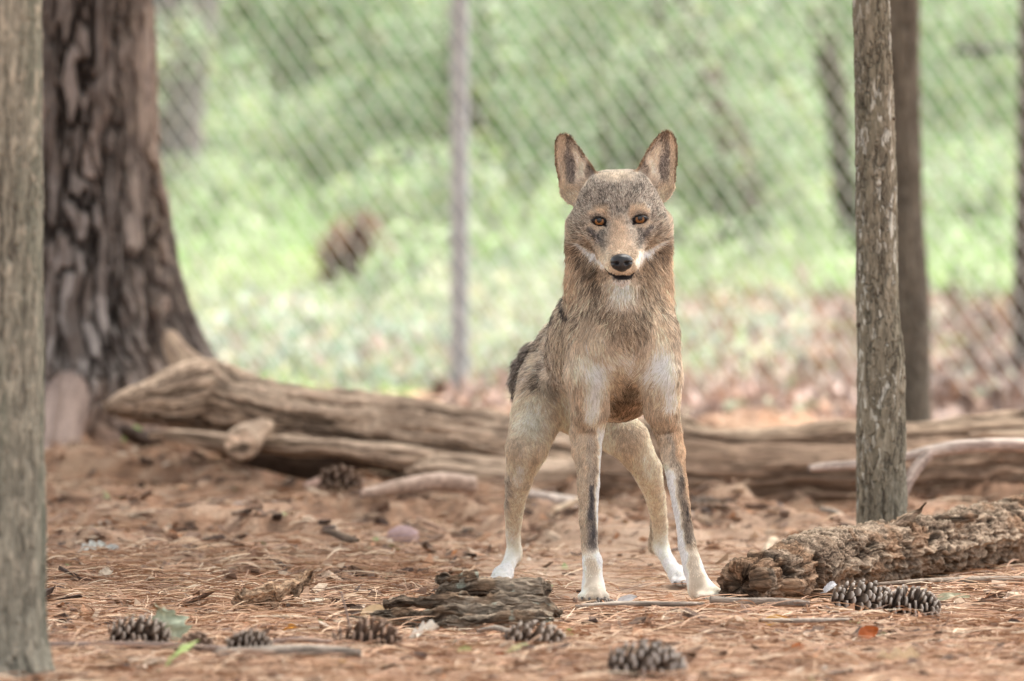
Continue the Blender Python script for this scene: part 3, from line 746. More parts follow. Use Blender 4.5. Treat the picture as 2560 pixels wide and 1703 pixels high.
# layered chunk of rotten wood in the middle
PAL_LAY = ((.36, .29, .22), (.215, .165, .12), (.13, .09, .065), (.028, .021, .018))
oC = np.array([P(1110, 1560, -.7)[0], -.7, gzs(-.14, -.7)])
chunk = link('rotten_wood_chunk', None, loc=oC, label='layered grey-brown chunk of rotten wood lying below the wolf hind paw', cat='wood')
for k, (q, amp) in enumerate((([(1090, 1462, 6, -.60), (1105, 1452, 15, -.60), (1150, 1447, 15, -.60), (1190, 1442, 12, -.60), (1198, 1440, 5, -.60)], .004),
                    ([(1092, 1490, 8, -.60), (1120, 1478, 22, -.60), (1180, 1476, 26, -.60), (1270, 1480, 24, -.62), (1350, 1482, 22, -.62), (1376, 1480, 8, -.62)], .0065),
                    ([(960, 1512, 6, -.66), (1030, 1505, 16, -.66), (1120, 1510, 24, -.66), (1240, 1508, 26, -.66), (1360, 1508, 22, -.66), (1385, 1512, 8, -.66)], .006),
                    ([(925, 1535, 6, -.74), (1000, 1532, 14, -.74), (1100, 1536, 18, -.74), (1230, 1532, 18, -.74), (1370, 1524, 17, -.74), (1400, 1540, 5, -.73)], .005),
                    ([(838, 1568, 10, -.78), (870, 1560, 15, -.78), (950, 1556, 14, -.78), (1040, 1562, 12, -.78), (1100, 1566, 8, -.78)], .005),
                    ([(1085, 1562, 5, -.80), (1130, 1556, 13, -.80), (1240, 1550, 16, -.80), (1350, 1545, 15, -.80), (1385, 1550, 7, -.80)], .005),
                    ([(1345, 1470, 8, -.6), (1365, 1466, 11, -.6), (1376, 1472, 6, -.6)], .003))):
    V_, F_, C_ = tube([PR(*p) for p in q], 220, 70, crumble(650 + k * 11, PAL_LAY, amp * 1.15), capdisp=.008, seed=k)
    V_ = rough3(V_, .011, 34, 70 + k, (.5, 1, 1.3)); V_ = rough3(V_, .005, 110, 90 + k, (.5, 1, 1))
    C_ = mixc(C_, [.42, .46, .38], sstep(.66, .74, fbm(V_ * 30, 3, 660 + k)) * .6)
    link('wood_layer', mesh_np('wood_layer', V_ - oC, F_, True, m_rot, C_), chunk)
# pale knobbly piece
PAL_PALE = ((.58, .46, .34), (.44, .33, .235), (.24, .165, .115), (.06, .042, .032))
q = [(585, 1483, 8, -.38), (600, 1490, 15, -.38), (640, 1500, 24, -.39), (675, 1490, 22, -.38), (712, 1474, 19, -.36), (745, 1462, 15, -.35), (770, 1443, 10, -.34), (782, 1428, 4, -.34)]
oP = np.array(P(660, 1520, -.38)); oP[2] = 0
V_, F_, C_ = tube([PR(*p) for p in q], 220, 90, crumble(700, PAL_PALE, .0085), capdisp=.004)
V_ = rough3(V_, .012, 40, 7); V_ = rough3(V_, .004, 120, 8)
link('rotten_wood_piece', mesh_np('rotten_wood_piece', V_ - oP, F_, True, m_rot, C_), loc=oP, label='pale knobbly piece of rotten wood alone on the straw, left of the layered chunk', cat='wood')
# ------------------------------------------------------------------ pine cones
def cone_mesh(name, L=.105, Rm=.033, turns=13, per=8, seed=1, open_=1.0):
    rs = np.random.RandomState(seed)
    V, F, C = [], [], []
    n = turns * per
    ga = 2.39996
    for k in range(n):
        t = (k + .5) / n
        ax = (t - .5) * L
        prof = math.sin(math.pi * min(1, (t * .88 + .09))) ** .62
        R_ = Rm * prof
        a = ga * k
        sl = .021 * (.6 + .4 * prof) * open_ * (.8 + .4 * rs.rand()); wd = .0080 * (.62 + .45 * prof)
        lean = .9 - 1.1 * t
        o = np.array([ax, math.cos(a) * R_ * .55, math.sin(a) * R_ * .55])
        rad_ = np.array([0, math.cos(a), math.sin(a)]); axd = np.array([1.0, 0, 0])
        d = rad_ * .80 + axd * (.62 - .5 * (1 - t)) + rs.randn(3) * .13
        d /= np.linalg.norm(d)
        s = np.cross(d, axd); s /= np.linalg.norm(s) + 1e-9
        nn = np.cross(s, d)
        l = sl * (.55 + .75 * prof) * .9
        th_ = .0022
        b = len(V)
        tip = o + d * (R_ * .45 + l * .35)
        ring0 = [o - s * wd * .35, o + s * wd * .35]
        V += [o - s * wd * .4 + nn * th_ * .5, o + s * wd * .4 + nn * th_ * .5, o + s * wd * .4 - nn * th_ * .5, o - s * wd * .4 - nn * th_ * .5]
        V += [tip - s * wd * .95 + nn * th_, tip + s * wd * .95 + nn * th_, tip + s * wd * .95 - nn * th_, tip - s * wd * .95 - nn * th_]
        e = tip + d * .0035
        V += [e - s * wd * .55 + nn * th_ * .5, e + s * wd * .55 + nn * th_ * .5, e + s * wd * .55 - nn * th_ * .4, e - s * wd * .55 - nn * th_ * .4]
        V += [e + d * .0018 + nn * .0018]
        for q in (0, 4):
            for j in range(4): F.append([b + q + j, b + q + (j + 1) % 4, b + q + 4 + (j + 1) % 4, b + q + 4 + j])
        for j in range(4): F.append([b + 8 + j, b + 8 + (j + 1) % 4, b + 12])
        F.append([b + 3, b + 2, b + 1, b])
        f = .85 + .35 * rs.rand()
        C += [[.06 * f, .038 * f, .026 * f]] * 4 + [[.15 * f, .105 * f, .075 * f]] * 4 + [[.33 * f, .27 * f, .22 * f]] * 4 + [[.40 * f, .34 * f, .29 * f]]
    me = bpy.data.meshes.new(name); me.from_pydata([tuple(v) for v in V], [], F)
    at = me.color_attributes.new('Col', 'FLOAT_COLOR', 'POINT')
    c4 = np.ones((len(V), 4), np.float32); c4[:, :3] = C; at.data.foreach_set('color', c4.ravel())
    return me
m_cone = mat_vcol('pine_cone', .7, 200, .8, 1.2, (1, 1, 1), .3, .001, .3)
m_core = mat_plain('cone_core', (.04, .025, .018), .9, .1)
cm = cone_mesh('cone_scales'); cm.materials.append(m_cone)
cm_grey = cone_mesh('cone_scales_grey', seed=5, per=9, turns=14, open_=.85); 
m_coneg = mat_new('grey_pine_cone'); _nt, _b = m_coneg[1], m_coneg[2]
_nt.links.new(mul(_nt, attr(_nt), (.95, 1.0, 1.06)), _b.inputs['Base Color']); cm_grey.materials.append(m_coneg[0])
cm_brown = cone_mesh('cone_scales_brown', seed=8, per=7, turns=11, open_=1.25)
m_coneb = mat_new('brown_pine_cone'); _nt, _b = m_coneb[1], m_coneb[2]
_nt.links.new(mul(_nt, attr(_nt), (.85, .72, .65)), _b.inputs['Base Color']); cm_brown.materials.append(m_coneb[0])
V_, F_, _c = tube([[-.050, 0, 0, .006], [-.035, 0, 0, .016], [0, 0, 0, .020], [.035, 0, 0, .013], [.048, 0, 0, .005]], 12, 10, None)
core_me = mesh_np('cone_core', V_, F_, True, m_core)
CG = 'pine cones lying on the straw'
for (a, b, Y, yaw, pit, sc, me_, lab) in (
    (1335, 1592, -1.50, 15, 8, 1.0, cm, 'open brown pine cone below the layered rotten wood chunk, beside a green leaf scrap'),
    (916, 1612, -1.66, -12, -5, 1.05, cm_brown, 'dark brown pine cone below the left end of the layered wood chunk'),
    (345, 1618, -1.55, 4, 0, .98, cm, 'long grey-brown pine cone behind the thick stick, left of the curled green leaf'),
    (487, 1636, -1.68, 70, 0, .72, cm_brown, 'small dark pine cone seen end on, right of the curled green leaf'),
    (622, 1630, -1.80, -20, 0, .75, cm, 'small blurred pine cone left of the thin stick that ends at the dark cone'),
    (2158, 1488, -.30, 10, 5, 1.0, cm_grey, 'grey pine cone under the rotten log, the left one of a touching pair'),
    (2268, 1518, -.56, -14, -4, 1.08, cm_grey, 'grey pine cone under the rotten log, the right one of a touching pair'),
    (1612, 1676, -2.34, 12, 4, 1.05, cm_grey, 'large blurred grey pine cone at the bottom edge of the picture'),
    (1765, 1258, 3.70, 20, 0, .85, cm, 'blurred pine cone behind the wolf right foreleg, in front of the split log'),
    (1510, 1512, -.22, 35, 0, .45, cm_grey, 'small pine cone half buried in straw beside the wolf forepaw'),
    (850, 1268, 3.50, -30, 10, .95, cm_brown, 'blurred reddish pine cone in front of the long tan log')):
    p = P(a, b, Y)
    o = link('pine_cone', None, loc=(p[0], Y, gzs(p[0], Y) + (.020 + .009 * RS.rand()) * sc), rot=(RS.rand() * 6, math.radians(pit), math.radians(yaw)), scale=(sc * (1.0 + .2 * RS.rand()), sc * (1.0 + .18 * RS.rand()), sc * (.98 + .15 * RS.rand())), label=lab, cat='pine cone', group=CG)
    link('scales', me_, o, kind='stuff'); link('core', core_me, o)

# ------------------------------------------------------------------ sticks and twigs
def gstick(pts, label, seed, pal=None, lift=.0, **kw):
    q = []
    for (a, b, r_, Y) in pts:
        q.append((a, b, r_, Y))
    return stick(q, label, 'stick', 'stick', seed, pal or PINKB, ground='standing upright' not in label, **kw)
def row(Y): return 851.5 - 599.6 + FPX / (Y + 17) 
GREYB = ((.40, .34, .28), (.27, .22, .18), (.16, .12, .10), (.06, .045, .04))
gstick([(120, 1640, 9, -1.72), (300, 1642, 10, -1.74), (430, 1640, 9, -1.75), (565, 1636, 7, -1.76)], 'thick straight stick lying right of the left border trunk', 520, ((.34, .26, .22), (.24, .17, .14), (.15, .10, .08), (.06, .045, .04)))
gstick([(636, 1612, 8, -1.52), (700, 1598, 7, -1.5), (780, 1590, 7, -1.48), (868, 1589, 6, -1.48)], 'thin curved stick ending at the dark brown pine cone', 522)
gstick([(562, 1552, 7, -.72), (620, 1553, 6, -.72), (720, 1546, 6, -.70), (790, 1530, 7, -.66)], 'pale twig in front of the knobbly wood piece', 524, PAL_PALE)
gstick([(2190, 1470, 4, .02), (2290, 1462, 7, .10), (2400, 1450, 9, .20), (2480, 1442, 11, .28), (2580, 1434, 10, .34), (2760, 1414, 9, .5)], 'grey-brown branch lying along the front of the rotten log', 526, ((.30, .24, .19), (.20, .155, .12), (.12, .09, .07), (.05, .035, .03)))
gstick([(1775, 1538, 9, -.46), (1850, 1532, 9, -.45), (1930, 1524, 11, -.42), (2020, 1510, 9, -.36)], 'knobbly grey stick in front of the rotten log end', 528, GREYB)
gstick([(540, 1672, 14, -2.05), (700, 1664, 16, -2.03), (820, 1668, 14, -2.0), (900, 1682, 10, -2.02)], 'blurred thick stick at the bottom edge near the yellow leaf', 530, GREYB)
gstick([(876, 1580, 3, -1.15), (866, 1530, 2.6, -1.15), (852, 1478, 2, -1.15)], 'thin pale twig standing upright in front of the layered wood chunk', 532, nt=6)
gstick([(2052, 1246, 6, 2.9), (2090, 1262, 7, 2.85), (2142, 1292, 7, 2.7)], 'short grey twig left of the slim grey tree foot', 534, GREYB)
gstick([(1912, 1362, 11, 1.6), (1932, 1330, 12, 1.75), (1948, 1304, 9, 1.9)], 'short pale stick behind the broken end of the rotten log', 536, PAL_PALE)
gstick([(1312, 1286, 17, 3.35), (1380, 1270, 20, 3.4), (1450, 1252, 18, 3.5)], 'pale blurred branch piece between the wolf left legs', 538, ((.52, .44, .38), (.40, .32, .27), (.26, .19, .15), (.1, .07, .06)))
gstick([(1383, 1326, 7, 2.85), (1452, 1300, 9, 2.95)], 'light yellowish stick below the pale branch piece behind the wolf', 540, ((.64, .50, .36), (.54, .40, .28), (.35, .25, .17), (.15, .1, .08)))
gstick([(905, 1290, 12, 3.3), (1010, 1268, 20, 3.4), (1100, 1254, 24, 3.5), (1180, 1243, 26, 3.55)], 'pinkish blunt branch piece in front of the long tan log', 542, ((.50, .38, .31), (.40, .28, .215), (.25, .17, .13), (.1, .07, .06)), nt=24)
gstick([(765, 1205, 22, 4.05), (830, 1210, 25, 4.05), (902, 1212, 24, 4.0)], 'short reddish broken piece of wood under the hollow of the tan log', 544, ((.50, .34, .27), (.36, .22, .17), (.22, .14, .11), (.08, .06, .05)), nt=20)
gstick([(305, 1192, 14, 5.2), (350, 1172, 20, 5.3), (398, 1152, 16, 5.4)], 'short dark piece of bark below the small green leaf by the pine', 546, ((.16, .12, .10), (.10, .075, .06), (.07, .05, .04), (.03, .02, .02)))
gstick([(812, 1358, 4, 2.0), (835, 1378, 9, 1.9), (870, 1408, 10, 1.75), (895, 1420, 4, 1.6)], 'small dark crooked twig on the straw left of the purple stone', 548, ((.20, .14, .10), (.13, .09, .065), (.09, .06, .045), (.04, .03, .02)))
gstick([(1440, 1545, 5, -.55), (1560, 1530, 7, -.5), (1700, 1532, 6, -.5), (1760, 1520, 4, -.46)], 'thin brown twig in the straw in front of the forepaws', 550, GREYB)
gstick([(2120, 1560, 5, -.8), (2020, 1580, 6, -.9), (1900, 1600, 5, -1.0)], 'slender twig crossing the straw below the cone pair', 552, GREYB)
gstick([(1195, 1575, 5, -1.1), (1240, 1590, 7, -1.15), (1290, 1612, 6, -1.3)], 'short grey twig touching the left side of the open brown cone', 554, GREYB)

# ------------------------------------------------------------------ stones
m_stone = mat_vcol('stone', .85, 60, .8, 1.2, (1, 1, 1), .3, .003, .2)
def stone(a, b, w, h, Y, col, label, seed):
    c = P(a, b, Y); k = mpp(Y)
    n1, n2 = 22, 14; V = []
    for i in range(n2 + 1):
        ph = math.pi * i / n2
        for j in range(n1):
            th = 2 * math.pi * j / n1
            V.append([math.sin(ph) * math.cos(th), math.sin(ph) * math.sin(th), math.cos(ph)])
    V = np.array(V); d = 1 + .55 * (fbm(V * 1.4 + seed, 3, seed) - .5) + .12 * (fbm(V * 5 + seed, 2, seed + 1) - .5)
    V = V * d[:, None]; V = np.sign(V) * np.abs(V) ** .85
    V = V * np.array([w * k / 2, w * k / 2 * .8, h * k / 2 * 1.25])
    F = [(i * n1 + j, i * n1 + (j + 1) % n1, (i + 1) * n1 + (j + 1) % n1, (i + 1) * n1 + j) for i in range(n2) for j in range(n1)]
    C = np.tile(col, (len(V), 1)) * (.75 + .5 * fbm(V * 60 + seed, 3, seed))[:, None]
    link('stone', mesh_np('stone', V, np.array(F)[:, ::-1], True, m_stone, C), loc=(c[0], Y, gzs(c[0], Y) + h * k * .38), label=label, cat='stone')
stone(468, 1385, 78, 44, 1.85, (.52, .37, .25), 'rounded tan stone on the straw above the knobbly wood piece', 3)
stone(1005, 1345, 80, 46, 2.4, (.36, .25, .245), 'purplish stone on the straw left of the wolf hind leg', 7)
stone(1700, 1275, 70, 36, 3.3, (.44, .33, .26), 'dusty pale stone on the ground right of the wolf foreleg', 11)
stone(2345, 1225, 60, 26, 4.0, (.62, .52, .44), 'whitish blurred stone right of the slim grey tree foot', 15)
stone(600, 1242, 40, 22, 4.0, (.56, .47, .42), 'small pale stone in the shade under the tan log', 19)
stone(150, 1420, 60, 26, 1.3, (.42, .26, .20), 'flat reddish stone right of the left border trunk', 23)

# ------------------------------------------------------------------ single leaves
m_sleaf = mat_leaf('fallen_leaf', .2, .6)
def leaf(a, b, Y, Lp, Wp, col, label, kind='oval', yaw=0, tilt=20, roll=10, curl=.35, seed=1, name='fallen_leaf', stem=True, zoff=0.0, col2=None):
    rs = np.random.RandomState(seed)
    k = mpp(Y); L, Wd = Lp * k, Wp * k
    n, m = 26, 8
    V, C = [], []
    for i in range(n + 1):
        t = i / n
        if kind == 'oak': w = math.sin(math.pi * min(1, t * .97 + .02)) ** .6 * (.62 + .38 * math.cos(t * 22)) 
        elif kind == 'maple': w = math.sin(math.pi * t ** .8) ** .7 * (.6 + .4 * abs(math.cos(t * 9)))
        elif kind == 'scrap': w = (.7 + .3 * rs.rand()) * math.sin(math.pi * (t * .9 + .05)) ** .35
        else: w = math.sin(math.pi * t ** .85) ** .8
        for j in range(m + 1):
            s = j / m * 2 - 1
            x = (t - .5) * L; y = s * w * Wd / 2
            z = curl * L * (.25 - (t - .5) ** 2) * 1.2 + curl * Wd * s * s * .6 + (vnoise(np.array([[t * 5, s * 2.2, seed]]), seed)[0] - .5) * L * .10 - (1 - abs(s)) * L * .006
            V.append((x, y, z))
            f = .8 + .35 * vnoise(np.array([[t * 14, s * 6, seed]]), 3)[0]
            c = np.array(col) * f
            if col2 is not None: c = c * (1 - t) + np.array(col2) * t
            if j == m // 2: c = c * 1.15
            C.append(c)
    F = [(i * (m + 1) + j, (i + 1) * (m + 1) + j, (i + 1) * (m + 1) + j + 1, i * (m + 1) + j + 1) for i in range(n) for j in range(m)]
    me = mesh_np('leaf_blade', V, F, True, m_sleaf, np.clip(C, 0, .9))
    c = P(a, b, Y)
    R_ = (Matrix.Rotation(math.radians(yaw), 3, 'Z') @ Matrix.Rotation(math.radians(-tilt), 3, 'Y') @ Matrix.Rotation(math.radians(roll), 3, 'X')).to_euler()
    zz = np.array([(Matrix.Rotation(math.radians(-tilt), 3, 'Y') @ Matrix.Rotation(math.radians(roll), 3, 'X') @ Vector(v))[2] for v in V[::9]]).min()
    o = link(name, me, loc=(c[0], Y, gzs(c[0], Y) - zz + .008 + zoff), rot=R_, label=label, cat='leaf')
    if stem:
        V_, F_, C_ = tube([[-L * .5, 0, V[4][2], .0011], [-L * .62, 0, V[4][2] + .004, .001], [-L * .78, .003, V[4][2] + .002, .0009]], 8, 6, lambda th, s, r, D, P0: (r, np.tile(np.array(col) * .7, (len(th), 1))))
        link('leaf_stalk', mesh_np('leaf_stalk', V_, F_, True, m_sleaf, C_), o)
    return o
leaf(1945, 1563, -.78, 82, 34, (.52, .30, .04), 'yellow and brown oval leaf on the straw below the broken log end', yaw=5, tilt=3, roll=48, curl=.22, seed=3, col2=(.36, .13, .02))
leaf(2172, 1603, -1.15, 62, 44, (.33, .085, .02), 'rust red leaf below the touching cone pair', yaw=25, tilt=28, roll=40, seed=4)
leaf(850, 1668, -2.05, 95, 30, (.62, .38, .03), 'blurred yellow leaf at the bottom edge', yaw=-5, tilt=2, roll=50, curl=.2, seed=5)
leaf(728, 1573, -.95, 40, 22, (.62, .28, .03), 'small orange leaf above the thin curved stick', yaw=-30, tilt=12, roll=40, seed=6)
leaf(1368, 1552, -.95, 52, 26, (.36, .12, .03), 'orange-brown leaf at the right foot of the layered wood chunk', yaw=20, tilt=18, roll=40, seed=7)
leaf(1425, 1572, -1.05, 34, 26, (.22, .28, .07), 'small yellow-green leaf right of the open brown cone', yaw=60, tilt=40, roll=20, seed=8)
leaf(1060, 1590, -1.30, 110, 62, (.66, .60, .52), 'whitish dry oak leaf between the two brown cones', 'oak', yaw=-40, tilt=26, roll=42, curl=.3, seed=9)
leaf(935, 1510, -.50, 86, 46, (.60, .45, .28), 'pale tan curled leaf leaning on the layered wood chunk', yaw=25, tilt=22, roll=44, curl=.4, seed=10)
leaf(797, 1475, -.18, 38, 34, (.70, .66, .55), 'cream leaf scrap right of the pale knobbly wood', 'maple', yaw=50, tilt=40, roll=30, seed=11)
leaf(228, 1392, 1.75, 78, 40, (.55, .56, .52), 'larger bluish white dry leaf on the straw below the pine', 'oak', yaw=15, tilt=16, roll=42, seed=12)
leaf(278, 1392, 1.7, 44, 30, (.52, .54, .52), 'smaller bluish white leaf scrap beside the larger one', 'scrap', yaw=-20, tilt=10, roll=40, seed=13)
leaf(2350, 1612, -1.35, 80, 26, (.72, .68, .60), 'white dry leaf on the straw at the lower right', 'scrap', yaw=0, tilt=5, roll=50, seed=14)
leaf(2240, 1655, -1.95, 130, 66, (.60, .46, .30), 'large crumpled tan leaf at the lower right edge', 'oak', yaw=-12, tilt=12, roll=46, curl=.35, seed=15)
leaf(1995, 1628, -1.7, 46, 40, (.50, .16, .04), 'upright orange leaf in the straw left of the large tan leaf', yaw=70, tilt=50, roll=20, seed=16)
leaf(1248, 1642, -1.95, 50, 30, (.34, .10, .03), 'small red-brown leaf below the open brown cone', yaw=-35, tilt=22, roll=35, seed=17)
leaf(335, 1125, 5.4, 66, 46, (.28, .42, .14), 'small bright green leaf at the foot of the pine', yaw=-35, tilt=28, roll=40, seed=18, zoff=.08 - .08)
leaf(1850, 1566, -.9, 44, 18, (.14, .26, .05), 'green blade-like leaf left of the yellow and brown leaf', yaw=12, tilt=14, roll=30, seed=19)
leaf(1300, 1662, -1.9, 60, 22, (.52, .50, .26), 'pale green leaf scrap at the bottom below the open brown cone', 'scrap', yaw=20, tilt=10, roll=30, seed=20)
leaf(1160, 1648, -1.85, 40, 22, (.34, .42, .14), 'small green leaf bit between yellow leaf and brown cone', 'scrap', yaw=-10, tilt=12, roll=35, seed=21)
leaf(1560, 1500, -.28, 78, 26, (.50, .48, .47), 'grey curled leaf on the straw between the forepaws', yaw=25, tilt=22, roll=50, curl=.4, seed=22)
leaf(1800, 1462, .25, 70, 24, (.70, .68, .64), 'white leaf behind the wolf splayed forepaw', yaw=-8, tilt=6, roll=40, seed=23)
leaf(2075, 1430, .10, 40, 22, (.5, .5, .52), 'grey leaf scrap leaning on the rotten log above the cone pair', 'scrap', yaw=35, tilt=30, roll=40, seed=24, zoff=.01)
leaf(455, 1675, -2.15, 120, 22, (.42, .52, .20), 'blurred green grass-like leaf at the bottom edge below the curled leaf', yaw=35, tilt=32, roll=20, curl=.15, seed=25)
leaf(250, 1290, 2.7, 80, 44, (.42, .34, .27), 'blurred pale brown leaf on the straw between trunk and log', 'oak', yaw=-15, tilt=18, roll=42, seed=26)
leaf(265, 1480, .6, 40, 36, (.56, .46, .36), 'cream curled leaf scrap right of the left border trunk', 'scrap', yaw=40, tilt=35, roll=30, seed=27)
leaf(462, 1505, -.1, 36, 34, (.62, .48, .34), 'small cream leaf scrap above the curled green leaf', 'scrap', yaw=60, tilt=40, roll=30, seed=28)
leaf(2380, 1490, -.2, 90, 26, (.40, .38, .26), 'greenish grey bark-like leaf right of the cone pair', 'scrap', yaw=3, tilt=4, roll=40, seed=29)
leaf(1640, 1612, -1.4, 60, 24, (.62, .46, .32), 'tan leaf on the straw above the large blurred grey cone', 'scrap', yaw=-14, tilt=8, roll=44, seed=30)
# the curled green leaf standing on end
def upright_leaf():
    Y = -1.35; k = mpp(Y)
    q = [P(a, b, Y) for a, b in ((428, 1640), (428, 1610), (436, 1590), (425, 1565), (412, 1545), (398, 1520), (388, 1512), (376, 1515))]
    w = [3, 16, 36, 44, 30, 11, 8, 2]
    s_, t = spline(np.array([list(a) + [b * k] for a, b in zip(q, w)]), 30)
    V, C = [], []
    for i in range(30):
        for j in range(9):
            s = j / 8 * 2 - 1
            wv_ = s_[i, 3] * (1 + .25 * math.sin(i * 1.3) * abs(s))
            V.append((s_[i, 0] + s * wv_ * .95, s_[i, 1] + abs(s) * wv_ * .5 + .006 * math.sin(i * .7 + s * 3), s_[i, 2] + s * wv_ * .35 + .002 * math.sin(i * 1.9)))
            f = .75 + .5 * vnoise(np.array([[i * .5, s * 4, 0]]), 8)[0]
            c = np.array([.30, .335, .24]) * f if i < 24 else np.array([.20, .10, .04]) * f
            if j == 4: c = np.array([.40, .42, .30])
            C.append(c)
    F = [(i * 9 + j, (i + 1) * 9 + j, (i + 1) * 9 + j + 1, i * 9 + j + 1) for i in range(29) for j in range(8)]
    o = np.array(q[0]); o[2] = 0
    ob = link('curled_leaf', mesh_np('curled_leaf', np.array(V) - o, F, True, m_sleaf, np.array(C)), loc=o, label='curled grey-green leaf standing upright behind the thick stick', cat='leaf')
    V_, F_, C_ = tube([list(P(436, 1605, Y)) + [.0022], list(P(431, 1625, Y - .02)) + [.0020], list(P(434, 1650, Y - .03)) + [.0018]], 8, 8, lambda th, s, r, D, P0: (r, np.tile([.45, .40, .28], (len(th), 1))))
    link('leaf_stalk', mesh_np('leaf_stalk', V_ - o, F_, True, m_sleaf, C_), ob)
upright_leaf()
# ------------------------------------------------------------------ growth behind the fence
m_fol = mat_leaf('shrub_leaves', .38, .5)
def leaf_cloud(name, n, centre_fn, size, pal, probs, seed=0, up=.3):
    rs = np.random.RandomState(seed)
    c = centre_fn(n, rs)
    d = rs.randn(n, 3); d[:, 2] = d[:, 2] * .6 + up * 0; d /= np.linalg.norm(d, axis=1)[:, None]
    e = rs.randn(n, 3); e[:, 2] += .6; e -= d * (e * d).sum(1)[:, None]; e /= np.linalg.norm(e, axis=1)[:, None]
    s = size * (.6 + .8 * rs.rand(n))[:, None]
    nn = np.cross(d, e)
    V = np.stack([c - d * s, c + e * s * .42 + nn * s * .12, c + d * s, c - e * s * .42 + nn * s * .12], 1).reshape(-1, 3)
    F = np.arange(n * 4).reshape(-1, 4)
    col = np.array(pal)[rs.choice(len(pal), n, p=probs)] * (.7 + .6 * rs.rand(n))[:, None]
    return mesh_np(name, V, F, False, m_fol, np.repeat(np.clip(col, 0, .8), 4, 0)), c
GREENS = [[.24, .33, .20], [.33, .43, .27], [.17, .25, .15], [.42, .48, .38], [.42, .47, .22], [.34, .29, .24]]
def shrub_fn(h, w, nclump):
    def f(n, rs):
        cc = np.stack([rs.randn(nclump) * w * .36, rs.randn(nclump) * w * .36, h * (.08 + .92 * rs.rand(nclump))], 1)
        rr = (.12 + .16 * rs.rand(nclump)) * w
        k = rs.choice(nclump, n)
        v = rs.randn(n, 3); v /= np.linalg.norm(v, axis=1)[:, None]
        v = v * (rs.rand(n) ** .4)[:, None] * rr[k][:, None]
        p = cc[k] + v; p[:, 2] = np.abs(p[:, 2])
        return p
    return f
m_stem = mat_plain('shrub_stem', (.10, .08, .06), .9, .1)
SH = []
for i, (h, w, nc, n, pr_) in enumerate(((1.5, 1.4, 34, 5200, [.24, .30, .10, .22, .10, .04]), (1.9, 1.3, 40, 5600, [.34, .22, .22, .14, .05, .03]), (.9, 1.2, 26, 3800, [.16, .32, .06, .24, .18, .04]), (2.3, 1.7, 46, 6500, [.28, .26, .16, .22, .05, .03]))):
    me, c = leaf_cloud('shrub_foliage', n, shrub_fn(h, w, nc), .042, GREENS, pr_, 900 + i)
    rs = np.random.RandomState(950 + i)
    VV, FF = [], []; b = 0
    for k in range(9):
        e = c[rs.randint(len(c))]
        V_, F_, _c = tube([[rs.randn() * .04, rs.randn() * .04, -.15, .014], [e[0] * .4, e[1] * .4, e[2] * .5, .009], [e[0], e[1], e[2], .003]], 10, 6, None)
        VV.append(V_); FF.append(F_ + b); b += len(V_)
    SH.append((me, mesh_np('shrub_stem', np.concatenate(VV), np.concatenate(FF), True, m_stem), c))
SG = 'shrubs on the slope behind the fence'
spots = []
rs = np.random.RandomState(77)
for (Y, n) in ((19.5, 6), (22.5, 7), (26, 8), (31, 8), (38, 9)):
    for k in range(n):
        hw = (Y + 17) * .066
        spots.append(((k + .5) / n * 2 * hw - hw + rs.randn() * .18, Y + rs.randn() * .8))
words_side = lambda px: 'at the far left' if px < 600 else 'left of the fence post' if px < 1080 else 'behind the fence post' if px < 1250 else 'left of the wolf head' if px < 1420 else 'behind the wolf head' if px < 1700 else 'between wolf and slim tree' if px < 2130 else 'right of the slim tree'
ORD = ['first', 'second', 'third', 'fourth', 'fifth', 'sixth', 'seventh', 'eighth', 'ninth']
for k, (x, Y) in enumerate(spots):
    rk_ = min([19.5, 22.5, 26, 31, 38], key=lambda q: abs(q - Y)); idx_ = sorted(s_[0] for s_ in spots if min([19.5, 22.5, 26, 31, 38], key=lambda q: abs(q - s_[1])) == rk_).index(x)
    px = 1280 + x * FPX / (Y + 17)
    low = Y < 24
    me, st, _ = SH[[2, 2, 0, 1, 3][[19.5, 22.5, 26, 31, 38].index(min([19.5, 22.5, 26, 31, 38], key=lambda q: abs(q - Y)))] if k % 3 else [0, 2, 3, 3, 1][k % 5]]
    sc = (.55 if Y < 21 else .8 if Y < 24 else 1.0) * (.8 + .4 * rs.rand())
    rowname = {19.5: 'nearest', 22.5: 'second nearest', 26: 'middle', 31: 'second farthest', 38: 'farthest'}[rk_]
    o = link('shrub', None, loc=(x, Y, gzs(x, Y) - .03), rot=(0, 0, rs.rand() * 6.28), scale=sc, label='blurred green shrub in the %s row behind the fence, %s from the left' % (rowname, ORD[idx_]), cat='shrub', group=SG)
    link('foliage', me, o, kind='stuff'); link('stem', st, o)
